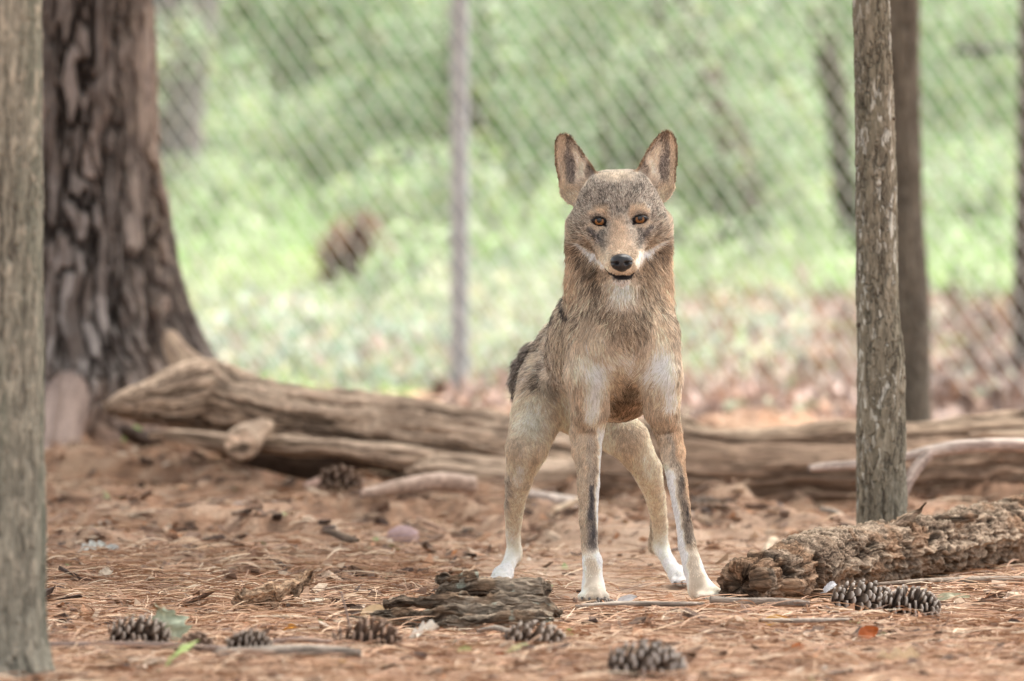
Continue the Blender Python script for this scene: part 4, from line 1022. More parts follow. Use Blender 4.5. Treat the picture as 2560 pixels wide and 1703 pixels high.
# weeds and grass on the slope
def weeds(n, y0, y1, pal, probs, size, hmax, xr, seed, name):
    rs = np.random.RandomState(seed)
    y = y0 + (y1 - y0) * rs.rand(n); hw = (y + 17) * .064
    x = (rs.rand(n) * 2 - 1) * hw
    u = x / hw
    k = (u > xr[0]) & (u < xr[1]); x, y = x[k], y[k]; n = len(x)
    cl = fbm(np.stack([x * 2.5, y * 1.6, 0 * x], 1), 3, seed)
    k = rs.rand(n) < sstep(.36, .58, cl) + .12; x, y, cl = x[k], y[k], cl[k]; n = len(x)
    z = gz(x, y) + hmax * rs.rand(n) ** 1.6 * (.3 + 1.2 * sstep(.4, .7, cl))
    d = rs.randn(n, 3); d[:, 2] = np.abs(d[:, 2]) + .4; d /= np.linalg.norm(d, axis=1)[:, None]
    e = rs.randn(n, 3); e -= d * (e * d).sum(1)[:, None]; e /= np.linalg.norm(e, axis=1)[:, None]
    s = size * (.5 + rs.rand(n))[:, None]; c = np.stack([x, y, z], 1)
    V = np.stack([c - d * s, c + e * s * .35, c + d * s, c - e * s * .35], 1).reshape(-1, 3)
    patch = fbm(np.stack([x * 1.1, y * .8, 0 * x], 1), 2, seed + 4)
    col = np.array(pal)[rs.choice(len(pal), n, p=probs)] * (.7 + .6 * rs.rand(n))[:, None]
    col = mixc(col, [.38, .42, .26], sstep(.5, .62, patch) * .5)
    return link(name, mesh_np(name, V, np.arange(n * 4).reshape(-1, 4), False, m_fol, np.repeat(np.clip(col, 0, .8), 4, 0)), kind='stuff')
PALE_W = [[.25, .33, .26], [.35, .41, .36], [.22, .29, .16], [.37, .32, .28], [.40, .40, .26], [.34, .26, .23]]
weeds(26000, 12.0, 17.0, PALE_W, [.26, .26, .14, .14, .12, .08], .030, .16, (-1, .30), 801, 'weeds')
weeds(26000, 16.2, 22.5, [[.29, .41, .19], [.37, .47, .29], [.26, .33, .20], [.44, .48, .37]], [.34, .30, .18, .18], .035, .20, (-1, 1), 802, 'grass')
weeds(9000, 12.5, 16.5, PALE_W, [.22, .20, .20, .10, .16, .12], .032, .25, (.10, .55), 803, 'undergrowth')
# dry brown litter on the right part of the slope
x, y = [], []
rs = np.random.RandomState(91)
n = 15000
y = 9.3 + 7.5 * rs.rand(n) ** 1.2; hw = (y + 17) * .064; x = hw * (rs.rand(n) * 2 - 1)
k = (x > .0 + .2 * rs.randn(n)) | (y < 10.2); x, y = x[k], y[k]; n = len(x)
RS.seed(5)
pal = np.array([[.34, .23, .19], [.42, .31, .26], [.17, .12, .10], [.50, .40, .36], [.33, .34, .24], [.36, .22, .15]])
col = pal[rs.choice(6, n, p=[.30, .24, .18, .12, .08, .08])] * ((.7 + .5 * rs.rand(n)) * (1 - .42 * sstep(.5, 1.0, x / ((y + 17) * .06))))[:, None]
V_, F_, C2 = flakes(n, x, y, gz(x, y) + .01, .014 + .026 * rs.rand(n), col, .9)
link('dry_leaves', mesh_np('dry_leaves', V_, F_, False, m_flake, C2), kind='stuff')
# brown dry clump left of the post
me, c = leaf_cloud('dry_foliage', 2600, lambda n, rs: (lambda v: v / np.linalg.norm(v, axis=1)[:, None] * (rs.rand(n) ** .4)[:, None] * np.array([.13, .13, .17]) * (1 + .3 * np.sin(v[:, :1] * 4)) + np.array([0, 0, .15]))(rs.randn(n, 3)), .026, [[.24, .15, .10], [.32, .22, .16], [.15, .10, .075]], [.4, .35, .25], 960)
q = P(890, 740, 17.2)
o = link('dry_shrub', None, loc=(q[0], 17.2, gzs(q[0], 17.2) - .02), label='brown dried-up shrub in the bright grass left of the fence post', cat='shrub')
link('foliage', me, o, kind='stuff')
V_, F_, _c = tube([[0, 0, -.05, .012], [.02, 0, .15, .009], [.05, .01, .32, .004]], 10, 6, None)
link('stem', mesh_np('stem', V_, F_, True, m_stem), o)
# two dark dead branches among the shrubs
stick([(975, 388, 16, 18.4), (1010, 386, 11, 18.4), (1090, 400, 7, 18.5), (1200, 470, 6, 18.7), (1230, 700, 5, 18.8)], 'dark dead branch stub behind the fence left of the post', 'branch', 'dead_branch', 560, ((.05, .05, .055), (.04, .04, .045), (.03, .03, .03), (.02, .02, .02)))
stick([(2385, 125, 13, 18.0), (2440, 128, 10, 18.0), (2510, 120, 8, 18.1), (2640, 180, 8, 18.3), (2680, 640, 9, 18.4)], 'dark dead branch behind the fence at the upper right', 'branch', 'dead_branch', 562, ((.05, .05, .055), (.04, .04, .045), (.03, .03, .03), (.02, .02, .02)))

# unseen crowns added above the frame to shade the enclosure, leaving the slope bright
def shade_crown_fn(Rr, z0, z1):
    def f(n, rs):
        m = 70
        a = rs.rand(m) * 6.283; r = Rr * np.sqrt(rs.rand(m)); cc = np.stack([np.cos(a) * r, np.sin(a) * r, z0 + (z1 - z0) * rs.rand(m) * (1 - .5 * r / Rr)], 1)
        k = rs.choice(m, n); v = rs.randn(n, 3) * np.array([.42, .42, .22])
        return cc[k] + v
    return f
CRG = [[.10, .15, .05], [.14, .19, .06], [.08, .11, .045]]
shade_crown_me, cc_ = leaf_cloud('shade_crown', 7000, shade_crown_fn(3.4, 4.6, 8.2), .12, CRG, [.4, .3, .3], 970)
for (ob, sc_) in ((pine, 1.35), (t1, .95), (t2, 1.0), (t3, 1.0)):
    cr_ = link('shade_crown', shade_crown_me, ob, rot=(0, 0, RS.rand() * 6), scale=(sc_, sc_, 1.0), kind='stuff')
# ------------------------------------------------------------------ the wolf
PPM = 1255.0
class Field:
    """a signed distance field sampled on a rectilinear grid"""
    def __init__(s, xs, ys, zs):
        s.ax = [np.asarray(a, np.float32) for a in (xs, ys, zs)]
        s.F = np.full((len(xs), len(ys), len(zs)), 0.2, np.float32)
    def box(s, lo, hi):
        sl, g = [], []
        for k in range(3):
            a = np.searchsorted(s.ax[k], lo[k]); b = np.searchsorted(s.ax[k], hi[k])
            sl.append(slice(max(a - 1, 0), min(b + 1, len(s.ax[k]))))
        X = s.ax[0][sl[0]][:, None, None]; Y = s.ax[1][sl[1]][None, :, None]; Z = s.ax[2][sl[2]][None, None, :]
        return tuple(sl), X, Y, Z
    def comb(s, sl, d, k, op='u'):
        A = s.F[sl]
        if op == 'u':
            h = np.maximum(k - np.abs(A - d), 0) / k
            s.F[sl] = np.minimum(A, d) - h * h * k * 0.25
        else:
            d = -d
            h = np.maximum(k - np.abs(A - d), 0) / k
            s.F[sl] = np.maximum(A, d) + h * h * k * 0.25
    def cone(s, a, b, ra, rb, k=0.02, op='u'):
        a = np.array(a, np.float32); b = np.array(b, np.float32)
        m = max(ra, rb) + k + 0.015
        sl, X, Y, Z = s.box(np.minimum(a, b) - m, np.maximum(a, b) + m)
        ab = b - a; L = float(ab @ ab) + 1e-9
        t = np.clip(((X - a[0]) * ab[0] + (Y - a[1]) * ab[1] + (Z - a[2]) * ab[2]) / L, 0, 1)
        d = np.sqrt((X - a[0] - t * ab[0]) ** 2 + (Y - a[1] - t * ab[1]) ** 2 + (Z - a[2] - t * ab[2]) ** 2) - (ra + (rb - ra) * t)
        s.comb(sl, d.astype(np.float32), k, op)
    def ell(s, c, r, k=0.02, op='u', rot=None):
        c = np.array(c, np.float32); r = np.array(r, np.float32)
        m = float(r.max()) + k + 0.015
        sl, X, Y, Z = s.box(c - m, c + m)
        x, y, z = X - c[0], Y - c[1], Z - c[2]
        if rot is not None:
            R = np.array(Matrix.Rotation(rot[0], 3, rot[1]).transposed())
            x, y, z = R[0, 0] * x + R[0, 1] * y + R[0, 2] * z, R[1, 0] * x + R[1, 1] * y + R[1, 2] * z, R[2, 0] * x + R[2, 1] * y + R[2, 2] * z
        k0 = np.sqrt((x / r[0]) ** 2 + (y / r[1]) ** 2 + (z / r[2]) ** 2) + 1e-6
        k1 = np.sqrt((x / r[0] ** 2) ** 2 + (y / r[1] ** 2) ** 2 + (z / r[2] ** 2) ** 2) + 1e-6
        s.comb(sl, (k0 * (k0 - 1) / k1).astype(np.float32), k, op)
    def chain(s, pts, k=0.015):
        A = np.array([p for p, _ in pts]); m = max(r_ for _, r_ in pts) + k + .015
        sl, X, Y, Z = s.box(A.min(0) - m, A.max(0) + m)
        D = np.full(s.F[sl].shape, .3, np.float32)
        for (a, ra), (b, rb) in zip(pts[:-1], pts[1:]):
            ab = b - a; L = float(ab @ ab) + 1e-9
            t = np.clip(((X - a[0]) * ab[0] + (Y - a[1]) * ab[1] + (Z - a[2]) * ab[2]) / L, 0, 1)
            ts = t * t * (3 - 2 * t) * .5 + t * .5
            d = np.sqrt((X - a[0] - t * ab[0]) ** 2 + (Y - a[1] - t * ab[1]) ** 2 + (Z - a[2] - t * ab[2]) ** 2) - (ra + (rb - ra) * ts)
            h = np.maximum(.004 - np.abs(D - d), 0) / .004
            D = (np.minimum(D, d) - h * h * .001).astype(np.float32)
        s.comb(sl, D, k)
    def mesh(s):
        F = s.F; ax = s.ax
        I = F < 0
        c = I[:-1, :-1, :-1].astype(np.int8)
        S = np.zeros_like(c)
        for a in (0, 1):
            for b in (0, 1):
                for d in (0, 1):
                    S += I[a:I.shape[0] - 1 + a, b:I.shape[1] - 1 + b, d:I.shape[2] - 1 + d]
        cells = np.argwhere((S > 0) & (S < 8))
        vid = np.full(S.shape, -1, np.int32)
        vid[cells[:, 0], cells[:, 1], cells[:, 2]] = np.arange(len(cells))
        acc = np.zeros((len(cells), 3)); cnt = np.zeros(len(cells))
        corners = [(a, b, d) for a in (0, 1) for b in (0, 1) for d in (0, 1)]
        def pos(i): return np.stack([ax[k][i[:, k]] for k in range(3)], 1)
        for u in corners:
            for k in range(3):
                if u[k] == 0:
                    w = list(u); w[k] = 1
                    i0 = cells + np.array(u); i1 = cells + np.array(w)
                    f0 = F[i0[:, 0], i0[:, 1], i0[:, 2]]; f1 = F[i1[:, 0], i1[:, 1], i1[:, 2]]
                    m = (f0 < 0) != (f1 < 0)
                    t = np.where(m, f0 / np.where(m, f0 - f1, 1), 0)[:, None]
                    p = pos(i0) * (1 - t) + pos(i1) * t
                    acc += p * m[:, None]; cnt += m
        V = acc / cnt[:, None]
        Q = []
        for k in range(3):
            sl0 = [slice(None)] * 3; sl1 = [slice(None)] * 3
            sl0[k] = slice(0, -1); sl1[k] = slice(1, None)
            e = np.argwhere(I[tuple(sl0)] != I[tuple(sl1)])
            u, v = (k + 1) % 3, (k + 2) % 3
            ok = (e[:, u] > 0) & (e[:, v] > 0) & (e[:, u] < F.shape[u] - 1) & (e[:, v] < F.shape[v] - 1)
            e = e[ok]
            def cid(du, dv):
                q = e.copy(); q[:, u] -= du; q[:, v] -= dv
                return vid[q[:, 0], q[:, 1], q[:, 2]]
            q = np.stack([cid(1, 1), cid(0, 1), cid(0, 0), cid(1, 0)], 1)
            inside = I[e[:, 0], e[:, 1], e[:, 2]]
            q[~inside] = q[~inside][:, ::-1]
            Q.append(q)
        Q = np.concatenate(Q)
        return V, Q[(Q >= 0).all(1)]

def poly_sd(px, pz, poly):
    """distance to polygon outline, positive inside"""
    poly = np.asarray(poly, float); n = len(poly)
    d2 = np.full(px.shape, 1e9); ins = np.zeros(px.shape, bool)
    for i in range(n):
        a, b = poly[i], poly[(i + 1) % n]
        e = b - a
        wx, wz = px - a[0], pz - a[1]
        t = np.clip((wx * e[0] + wz * e[1]) / (e @ e), 0, 1)
        d2 = np.minimum(d2, (wx - e[0] * t) ** 2 + (wz - e[1] * t) ** 2)
        c = ((a[1] > pz) != (b[1] > pz)) & (px < (b[0] - a[0]) * (pz - a[1]) / (b[1] - a[1] + 1e-12) + a[0])
        ins ^= c
    return np.where(ins, 1, -1) * np.sqrt(d2)
def smooth_poly(poly, it=2):
    p = np.asarray(poly, float)
    for _ in range(it):
        q = np.roll(p, -1, 0)
        p = np.stack([p * 0.75 + q * 0.25, p * 0.25 + q * 0.75], 1).reshape(-1, 2)
    return p
EARS = [smooth_poly([(1407, 332), (1422, 336), (1438, 351), (1457, 376), (1477, 405), (1494, 432), (1508, 460), (1485, 500), (1440, 520),
                     (1417, 508), (1402, 492), (1396, 465), (1393, 440), (1387, 420), (1384, 385), (1386, 350), (1394, 336)], 1),
        smooth_poly([(1672, 325), (1687, 336), (1695, 358), (1697, 390), (1693, 430), (1692, 455), (1686, 480), (1668, 503),
                     (1640, 515), (1595, 500), (1571, 455), (1586, 430), (1603, 397), (1622, 364), (1642, 337), (1657, 327)], 1)]
def seg(a0, a1, st): return np.arange(a0, a1, st)
WX = seg(-0.09, 0.50, 0.0036)
WX = np.concatenate([seg(-0.09, 0.055, 0.0042), seg(0.055, 0.36, 0.0026), seg(0.36, 0.47, 0.0042)])
WY = np.concatenate([seg(-0.20, 0.10, 0.0030), seg(0.10, 0.90, 0.0065)])
WZ = np.concatenate([seg(-0.03, 0.60, 0.0044), seg(0.60, 0.97, 0.0025)])
W = Field(WX, WY, WZ)
def R(px): return px / PPM
# trunk
W.ell(P(1540, 890, 0.25), (0.104, 0.20, 0.132), 0.05)
W.ell(P(1556, 834, 0.03), (0.094, 0.085, 0.098), 0.05)
W.cone(P(1535, 885, 0.18), P(1482, 880, 0.42), 0.108, 0.082, 0.05)
W.ell(P(1490, 832, 0.25), (0.085, 0.16, 0.095), 0.05)
W.cone(P(1482, 880, 0.42), P(1436, 895, 0.57), 0.082, 0.074, 0.05)
W.ell(P(1428, 905, 0.60), (0.072, 0.09, 0.088), 0.04)
# neck
W.cone(P(1547, 578, 0.085), P(1547, 710, 0.085), 0.089, 0.093, 0.03)
W.cone(P(1547, 710, 0.085), P(1550, 850, 0.10), 0.093, 0.109, 0.05)
W.cone(P(1553, 730, 0.01), P(1556, 840, -0.02), 0.055, 0.060, 0.05)
# skull, cheeks, muzzle, jaw
W.ell(P(1547, 530, 0.045), (0.083, 0.085, 0.074), 0.025)
W.ell(P(1545, 497, 0.01), (0.072, 0.050, 0.050), 0.03)
W.ell(P(1512, 462, 0.03), (0.032, 0.045, 0.024), 0.02)
W.ell(P(1580, 459, 0.03), (0.032, 0.045, 0.024), 0.02)
W.ell(P(1473, 562, 0.02), (0.031, 0.050, 0.042), 0.025)
W.ell(P(1622, 557, 0.02), (0.031, 0.050, 0.042), 0.025)
W.cone(P(1548, 560, -0.01), P(1550, 600, -0.045), 0.052, 0.040, 0.03)
W.cone(P(1550, 602, -0.045), P(1553, 656, -0.125), 0.036, 0.0245, 0.02)
W.cone(P(1523, 612, -0.02), P(1534, 664, -0.108), 0.026, 0.0185, 0.018)
W.cone(P(1577, 612, -0.02), P(1573, 662, -0.108), 0.026, 0.0185, 0.018)
W.cone(P(1551, 640, -0.01), P(1555, 693, -0.112), 0.036, 0.0165, 0.016)
W.ell(P(1452, 590, 0.080), (0.015, 0.040, 0.048), 0.03)
W.ell(P(1644, 584, 0.080), (0.015, 0.040, 0.048), 0.03)
# brows, sockets
W.ell(P(1500, 532, -0.036), (0.019, 0.013, 0.010), 0.014)
W.ell(P(1597, 527, -0.036), (0.019, 0.013, 0.010), 0.014)
W.ell(P(1494, 554, -0.060), (0.019, 0.014, 0.013), 0.016, 's')
W.ell(P(1604, 549, -0.060), (0.019, 0.014, 0.013), 0.016, 's')
W.ell(P(1491, 585, -0.030), (0.016, 0.012, 0.011), 0.016)
W.ell(P(1610, 581, -0.030), (0.016, 0.012, 0.011), 0.016)
# mouth: a cut between the lips
for _m in [((1505, 664, -0.082), (1520, 680, -0.108), 0.0015, 0.0020), ((1520, 680, -0.108), (1540, 690, -0.128), 0.0020, 0.0035),
           ((1540, 690, -0.128), (1572, 690, -0.128), 0.0035, 0.0035), ((1572, 690, -0.128), (1592, 682, -0.11), 0.0035, 0.0020)]:
    W.cone(P(*_m[0]), P(*_m[1]), _m[2], _m[3], 0.003, 's')
# forelegs
def LG(l): return [(P(a, b, y), r) for a, b, y, r in l]
W.chain(LG([(1486, 840, .02, .050), (1472, 935, .005, .046), (1474, 1020, .030, .037), (1470, 1075, .055, .0315), (1470, 1120, .045, 0.0260), (1471, 1207, .035, 0.0216),
            (1471, 1297, .025, 0.0179), (1474, 1370, .02, 0.0158), (1481, 1404, .015, 0.0191), (1482, 1450, .008, .0195), (1484, 1485, -.005, .0205)]), 0.02)
W.cone(P(1448, 1085, 0.10), P(1452, 1130, 0.07), 0.018, 0.016, 0.03)
W.chain(LG([(1632, 840, .02, .050), (1650, 935, .005, .043), (1654, 1020, .030, .034), (1669, 1075, .055, .0275), (1681, 1135, .045, 0.0221), (1694, 1207, .035, 0.0191),
            (1703, 1262, .025, 0.0169), (1712, 1320, .02, 0.0151), (1718, 1365, .015, 0.0175), (1733, 1421, .008, 0.0197), (1746, 1460, -.002, .0225)]), 0.02)
W.cone(P(1682, 1085, 0.10), P(1690, 1130, 0.07), 0.016, 0.014, 0.03)
def paw(c, toe, w, l, h, Y, side):
    """four toes and a pad, pointing from c to toe (both pixels on the photo at depth Y)"""
    a = P(c[0], c[1], Y + 0.02); a[2] = h * 1.15
    b = P(toe[0], toe[1], Y - l); b[2] = h * 0.62
    W.cone(a, b + (a - b) * 0.35, w * 0.90, w * 0.72, 0.012)
    d = (b - a); d[2] = 0; n = np.array([-d[1], d[0], 0]); n = n / (np.linalg.norm(n) + 1e-9)
    for i, o in enumerate((-1.0, -0.36, 0.36, 1.0)):
        t0 = a + (b - a) * 0.35 + n * o * w * 0.55
        t1 = b + n * o * w * 0.86 - d * (0.22 if abs(o) > 0.9 else 0.0)
        t1[2] = h * 0.60
        W.cone(t0, t1, w * 0.34, w * 0.36, 0.005)
    return a, b, n, w, d
PAWS = [paw((1484, 1488), (1484, 1500), .0265, .050, .021, -0.005, 0), paw((1750, 1480), (1790, 1502), .0275, .045, .021, -0.005, 1)]
W.cone(P(1768, 1478, -.015), P(1806, 1500, -.02) + np.array([0, 0, .004]), .015, .0105, 0.01)
# hind legs
W.chain(LG([(1378, 950, .56, .064), (1342, 1040, .50, .051), (1318, 1120, .45, .042), (1298, 1195, .49, 0.0279), (1286, 1265, .55, 0.0200), (1283, 1335, .61, 0.0149), (1287, 1385, .645, 0.0144)]), 0.025)
W.chain(LG([(1289, 1372, .65, 0.0112), (1287, 1405, .655, 0.0116)]), 0.01)
W.chain(LG([(1283, 1385, .64, 0.0144), (1270, 1415, .61, 0.0140), (1258, 1440, .575, 0.0163)]), 0.014)
W.chain(LG([(1425, 1000, .56, .066), (1500, 1048, .50, .054), (1570, 1100, .45, .042), (1615, 1170, .48, 0.0298), (1638, 1240, .54, 0.0205), (1650, 1310, .60, 0.0160), (1652, 1368, .645, 0.0149)]), 0.025)
W.chain(LG([(1633, 1290, .66, 0.0060), (1634, 1372, .675, 0.0116)]), 0.01)
W.chain(LG([(1650, 1365, .645, 0.0149), (1674, 1410, .61, 0.0140), (1694, 1442, .575, 0.0158)]), 0.014)
PAWS += [paw((1255, 1448), (1247, 1458), .0225, .040, .018, .56, 0), paw((1700, 1450), (1712, 1462), .0225, .040, .018, .56, 1)]
# tail
W.chain(LG([(1400, 862, .66, .030), (1338, 888, .72, .024), (1312, 918, .75, .022), (1298, 952, .76, .018), (1292, 980, .76, .009)]), 0.02)
# ears
for _e, _poly in enumerate(EARS):
    q = np.array([[P(a, b, 0.055)[0], P(a, b, 0.055)[2]] for a, b in _poly])
    lo, hi = q.min(0) - 0.02, q.max(0) + 0.02
    sl, X, Y, Z = W.box((lo[0], -0.03, lo[1]), (hi[0], 0.15, hi[1]))
    XX, ZZ = np.broadcast_arrays(X[:, 0, :], Z[:, 0, :])
    sd = poly_sd(XX, ZZ, q)
    cup = 0.034 * np.sqrt(np.clip(sd / 0.030, 0, 1))
    zb = (ZZ - lo[1] - 0.02) / (hi[1] - lo[1] - 0.04)
    yc = 0.052 - 0.012 * np.clip(zb, 0, 1) + cup * (0.35 + 0.65 * np.clip(1.1 - zb, 0, 1))
    inner = (XX - q[:, 0].mean()) * (1 if _e == 0 else -1)       # the inner edge comes forward
    yc = yc - np.clip(inner, -0.03, 0.03) * 0.55
    d = np.maximum(np.abs(Y - yc[:, None, :]) - 0.0034, -(sd[:, None, :] - 0.0005))
    W.comb(sl, d.astype(np.float32), 0.006)
V, Q = W.mesh()
print('wolf mesh', len(V), len(Q), round(time.time() - T0, 1))
# normals from the faces
def vnormals(V, Q):
    n = np.cross(V[Q[:, 2]] - V[Q[:, 0]], V[Q[:, 3]] - V[Q[:, 1]])
    N = np.zeros_like(V)
    for k in range(4): np.add.at(N, Q[:, k], n)
    return N / (np.linalg.norm(N, axis=1)[:, None] + 1e-12)
def relax(V, Q, it=2):
    for _ in range(it):
        A = np.zeros_like(V); c = np.zeros(len(V))
        for k in range(4):
            np.add.at(A, Q[:, k], V[Q[:, (k + 1) % 4]]); np.add.at(c, Q[:, k], 1)
            np.add.at(A, Q[:, k], V[Q[:, (k - 1) % 4]]); np.add.at(c, Q[:, k], 1)
        V = V * 0.5 + 0.5 * A / np.maximum(c, 1)[:, None]
    return V
V = relax(V, Q, 2)
N = vnormals(V, Q)

# coat: colour of the fur as a function of the place on the animal
def pxz(p):
    """front-view coordinates on the animal (units of 1/1255 m), corrected for how far back the point lies"""
    t = FPX / (p[:, 1] - CAMY)
    x = p[:, 0] * t
    z = (CAMZ - p[:, 2]) * t
    return 1280 + x, 851.5 - 599.6 + z
def blob(u, v, cx, cy, rx, ry, ang=0.0, soft=0.5):
    c, s = math.cos(math.radians(ang)), math.sin(math.radians(ang))
    a = ((u - cx) * c + (v - cy) * s) / rx; b = (-(u - cx) * s + (v - cy) * c) / ry
    return 1 - sstep(1 - soft, 1 + soft, np.sqrt(a * a + b * b))
def line(u, v, pts, w0, w1, soft=0.5):
    r = np.zeros_like(u)
    m = len(pts) - 1
    for i in range(m):
        a, b = np.array(pts[i], float), np.array(pts[i + 1], float)
        e = b - a; t = np.clip(((u - a[0]) * e[0] + (v - a[1]) * e[1]) / (e @ e), 0, 1)
        d = np.hypot(u - a[0] - t * e[0], v - a[1] - t * e[1])
        w = w0 + (w1 - w0) * (i + t) / m
        r = np.maximum(r, 1 - sstep(1 - soft, 1 + soft, d / w))
    return r
WHITE = np.array([.80, .73, .63]); CREAM = np.array([.56, .46, .35]); TAN = np.array([.365, .298, .228]); RUF = np.array([.385, .275, .185])
GREY = np.array([.285, .255, .225]); BROWN = np.array([.20, .150, .105]); DARK = np.array([.045, .042, .045]); PALE = np.array([.52, .45, .36])
def coat(p, n):
    u, v = pxz(p); y = p[:, 1]
    hq = np.where((v < 640) & (y < .12), 2.2, 1.0)[:, None]
    jx = (fbm(p * 45 * hq, 3, 5) - .5) * 26 / hq[:, 0]; jy = (fbm(p * 45 * hq + 9, 3, 6) - .5) * 26 / hq[:, 0]
    ju, jv = u + jx, v + jy
    one = np.ones_like(u)
    c = np.tile(TAN, (len(u), 1)) * (0.9 + 0.25 * fbm(p * 14, 3, 3))[:, None]
    g = fbm(np.stack([p[:, 0] * 60, p[:, 1] * 60, p[:, 2] * 28], 1), 3, 9)
    # back and flank: grizzled
    back = sstep(0.10, 0.25, y) * sstep(1010, 930, jv)
    c = mixc(c, GREY * 1.15, back * .65)
    c = mixc(c, BROWN * .7, back * sstep(.52, .62, g) * .55)
    c = mixc(c, PALE, back * sstep(.46, .38, g) * .5)
    # neck sides rufous, throat pale, chest brown then whitish
    neck = sstep(590, 640, v) * sstep(900, 800, v) * sstep(0.25, .12, y)
    c = mixc(c, TAN * .95, neck * .7)
    c = mixc(c, RUF * 1.05, neck * .45 * np.maximum(blob(ju, jv, 1672, 660, 30, 130), blob(ju, jv, 1425, 680, 26, 80)))
    c = mixc(c, WHITE * .9, neck * blob(ju, jv, 1557, 735, 26, 40, soft=.8) * .8)
    c = mixc(c, BROWN * 1.3, neck * np.maximum(blob(ju, jv, 1500, 700, 24, 40, 20, .9), blob(ju, jv, 1612, 700, 24, 40, -20, .9)) * .55)
    chest = sstep(730, 790, v) * sstep(1000, 930, v) * sstep(.2, .08, y)
    c = mixc(c, TAN * .86, chest * .6)
    c = mixc(c, BROWN * 1.2, chest * blob(ju, jv, 1585, 850, 70, 40, soft=.7) * .75)
    c = mixc(c, BROWN * 1.3, chest * blob(ju, jv, 1550, 790, 60, 30, soft=.8) * .5)
    c = mixc(c, PALE * 1.03, chest * np.maximum(blob(ju, jv, 1478, 850, 30, 50, 10, .8), blob(ju, jv, 1655, 850, 26, 60, -8, .8)) * .6)
    c = mixc(c, WHITE * .86, sstep(.15, .05, y) * np.maximum(np.maximum(blob(ju, jv, 1490, 925, 58, 66, 8, .95), blob(ju, jv, 1640, 920, 52, 66, -8, .95)), blob(ju, jv, 1560, 905, 70, 30, 0, .9)) * .62)
    c = mixc(c, WHITE * .95, sstep(.15, .05, y) * np.maximum(line(u, v, [(1490, 930), (1485, 1010), (1478, 1050)], 24, 12, .8), line(u, v, [(1655, 900), (1672, 960), (1675, 1010)], 24, 12, .8)) * .85)
    c = mixc(c, WHITE, line(u, v, [(1578, 888), (1580, 940)], 5, 3, .8) * sstep(.1, 0, y) * .9)
    # belly and armpits
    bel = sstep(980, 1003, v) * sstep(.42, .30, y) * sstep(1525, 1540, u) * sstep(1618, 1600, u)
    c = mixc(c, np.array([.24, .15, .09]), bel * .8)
    c = mixc(c, BROWN * .9, line(ju, v, [(1576, 950), (1572, 985)], 5, 16, .9) * sstep(.15, .05, y) * .6)  # brown line painted as shading between the tops of the forelegs
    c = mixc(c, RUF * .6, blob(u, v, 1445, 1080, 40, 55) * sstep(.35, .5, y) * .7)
    # hind legs
    hind = sstep(.38, .44, y) * sstep(960, 1010, v)
    c = mixc(c, PALE * 1.02, hind * .9)
    c = mixc(c, TAN * 1.12, hind * sstep(1296, 1266, u) * sstep(1340, 1260, v) * .6)
    c = mixc(c, GREY * .9, hind * blob(ju, jv, 1262, 1225, 16, 45) * .6)
    c = mixc(c, WHITE * .88, hind * np.maximum(blob(u, v, 1330, 1060, 34, 60, 15, .7), blob(u, v, 1310, 1150, 16, 70, 15, .7)) * .65)
    c = mixc(c, WHITE * .98, hind * sstep(1290, 1410, jv) * sstep(.66, .62, y) * (.75 + .25 * sstep(.35, .55, g)))
    c = mixc(c, TAN * .85, hind * sstep(.625, .66, y) * sstep(1250, 1320, v) * .85)
    # forelegs
    fore = sstep(.22, .16, y) * sstep(1030, 1090, v)
    lf = fore * (u < 1560)
    c = mixc(c, TAN * 1.06, lf * .8)
    c = mixc(c, WHITE * .98, lf * sstep(1486, 1496, ju + (v - 1200) * .02) * .9)
    c = mixc(c, GREY * .8, lf * line(ju, jv, [(1476, 1050), (1478, 1180), (1480, 1290)], 10, 8, .7) * .5)
    c = mixc(c, DARK * 1.9, lf * line(ju * .6 + u * .4, jv, [(1477, 1215), (1479, 1300), (1483, 1372)], 5, 13, .75) * (.75 + .25 * sstep(.4, .55, g)) * .97)
    rf = fore * (u >= 1560)
    ax_ = 1669 + (v - 1078) * .165
    c = mixc(c, TAN * 1.0, rf * .7)
    c = mixc(c, RUF * 1.12, rf * sstep(8, 18, ju - ax_) * sstep(1340, 1280, v) * .8)
    c = mixc(c, WHITE, rf * sstep(2, -8, ju - ax_ - 2) * sstep(1100, 1200, v) * .92)
    c = mixc(c, GREY * .8, rf * line(ju, jv, [(1678, 1080), (1690, 1160), (1700, 1230)], 10, 8, .7) * .5)
    c = mixc(c, DARK * 1.2, rf * line(ju * .6 + u * .4, jv, [(1701, 1195), (1714, 1275), (1726, 1340)], 5, 13.5, .7) * (.6 + .4 * sstep(.4, .55, g)) * .98)
    foot = sstep(1365, 1400, v) * sstep(.2, .1, y)
    c = mixc(c, WHITE * 1.0, foot * (.72 + .28 * sstep(.35, .55, g)))
    c = mixc(c, BROWN * 1.6, sstep(1455, 1500, jv) * sstep(.2, .1, y) * .45)
    c = mixc(c, TAN * .95, np.maximum(line(ju, jv, [(1480, 1400), (1484, 1500)], 12, 20, .6), line(ju, jv, [(1728, 1400), (1748, 1462)], 10, 22, .6)) * sstep(.2, .1, y) * .7)
    # head
    head = sstep(660, 610, v) * sstep(.2, .1, y)
    hd = head * sstep(.11, .06, y + 0 * u)
    c = mixc(c, GREY * 1.18, hd * blob(ju, jv, 1547, 490, 128, 125, 0, .55) * .85)
    c = mixc(c, PALE, hd * blob(ju, jv, 1540, 438, 45, 14, 0, .8) * .7)
    c = mixc(c, TAN * 1.08, hd * np.maximum(blob(ju, jv, 1672, 570, 12, 50), blob(ju, jv, 1420, 585, 10, 40)) * .6)
    brd = line(u, v, [(1545, 548), (1549, 590), (1554, 632)], 17, 24, .7)
    brd = brd * sstep(530, 560, v)
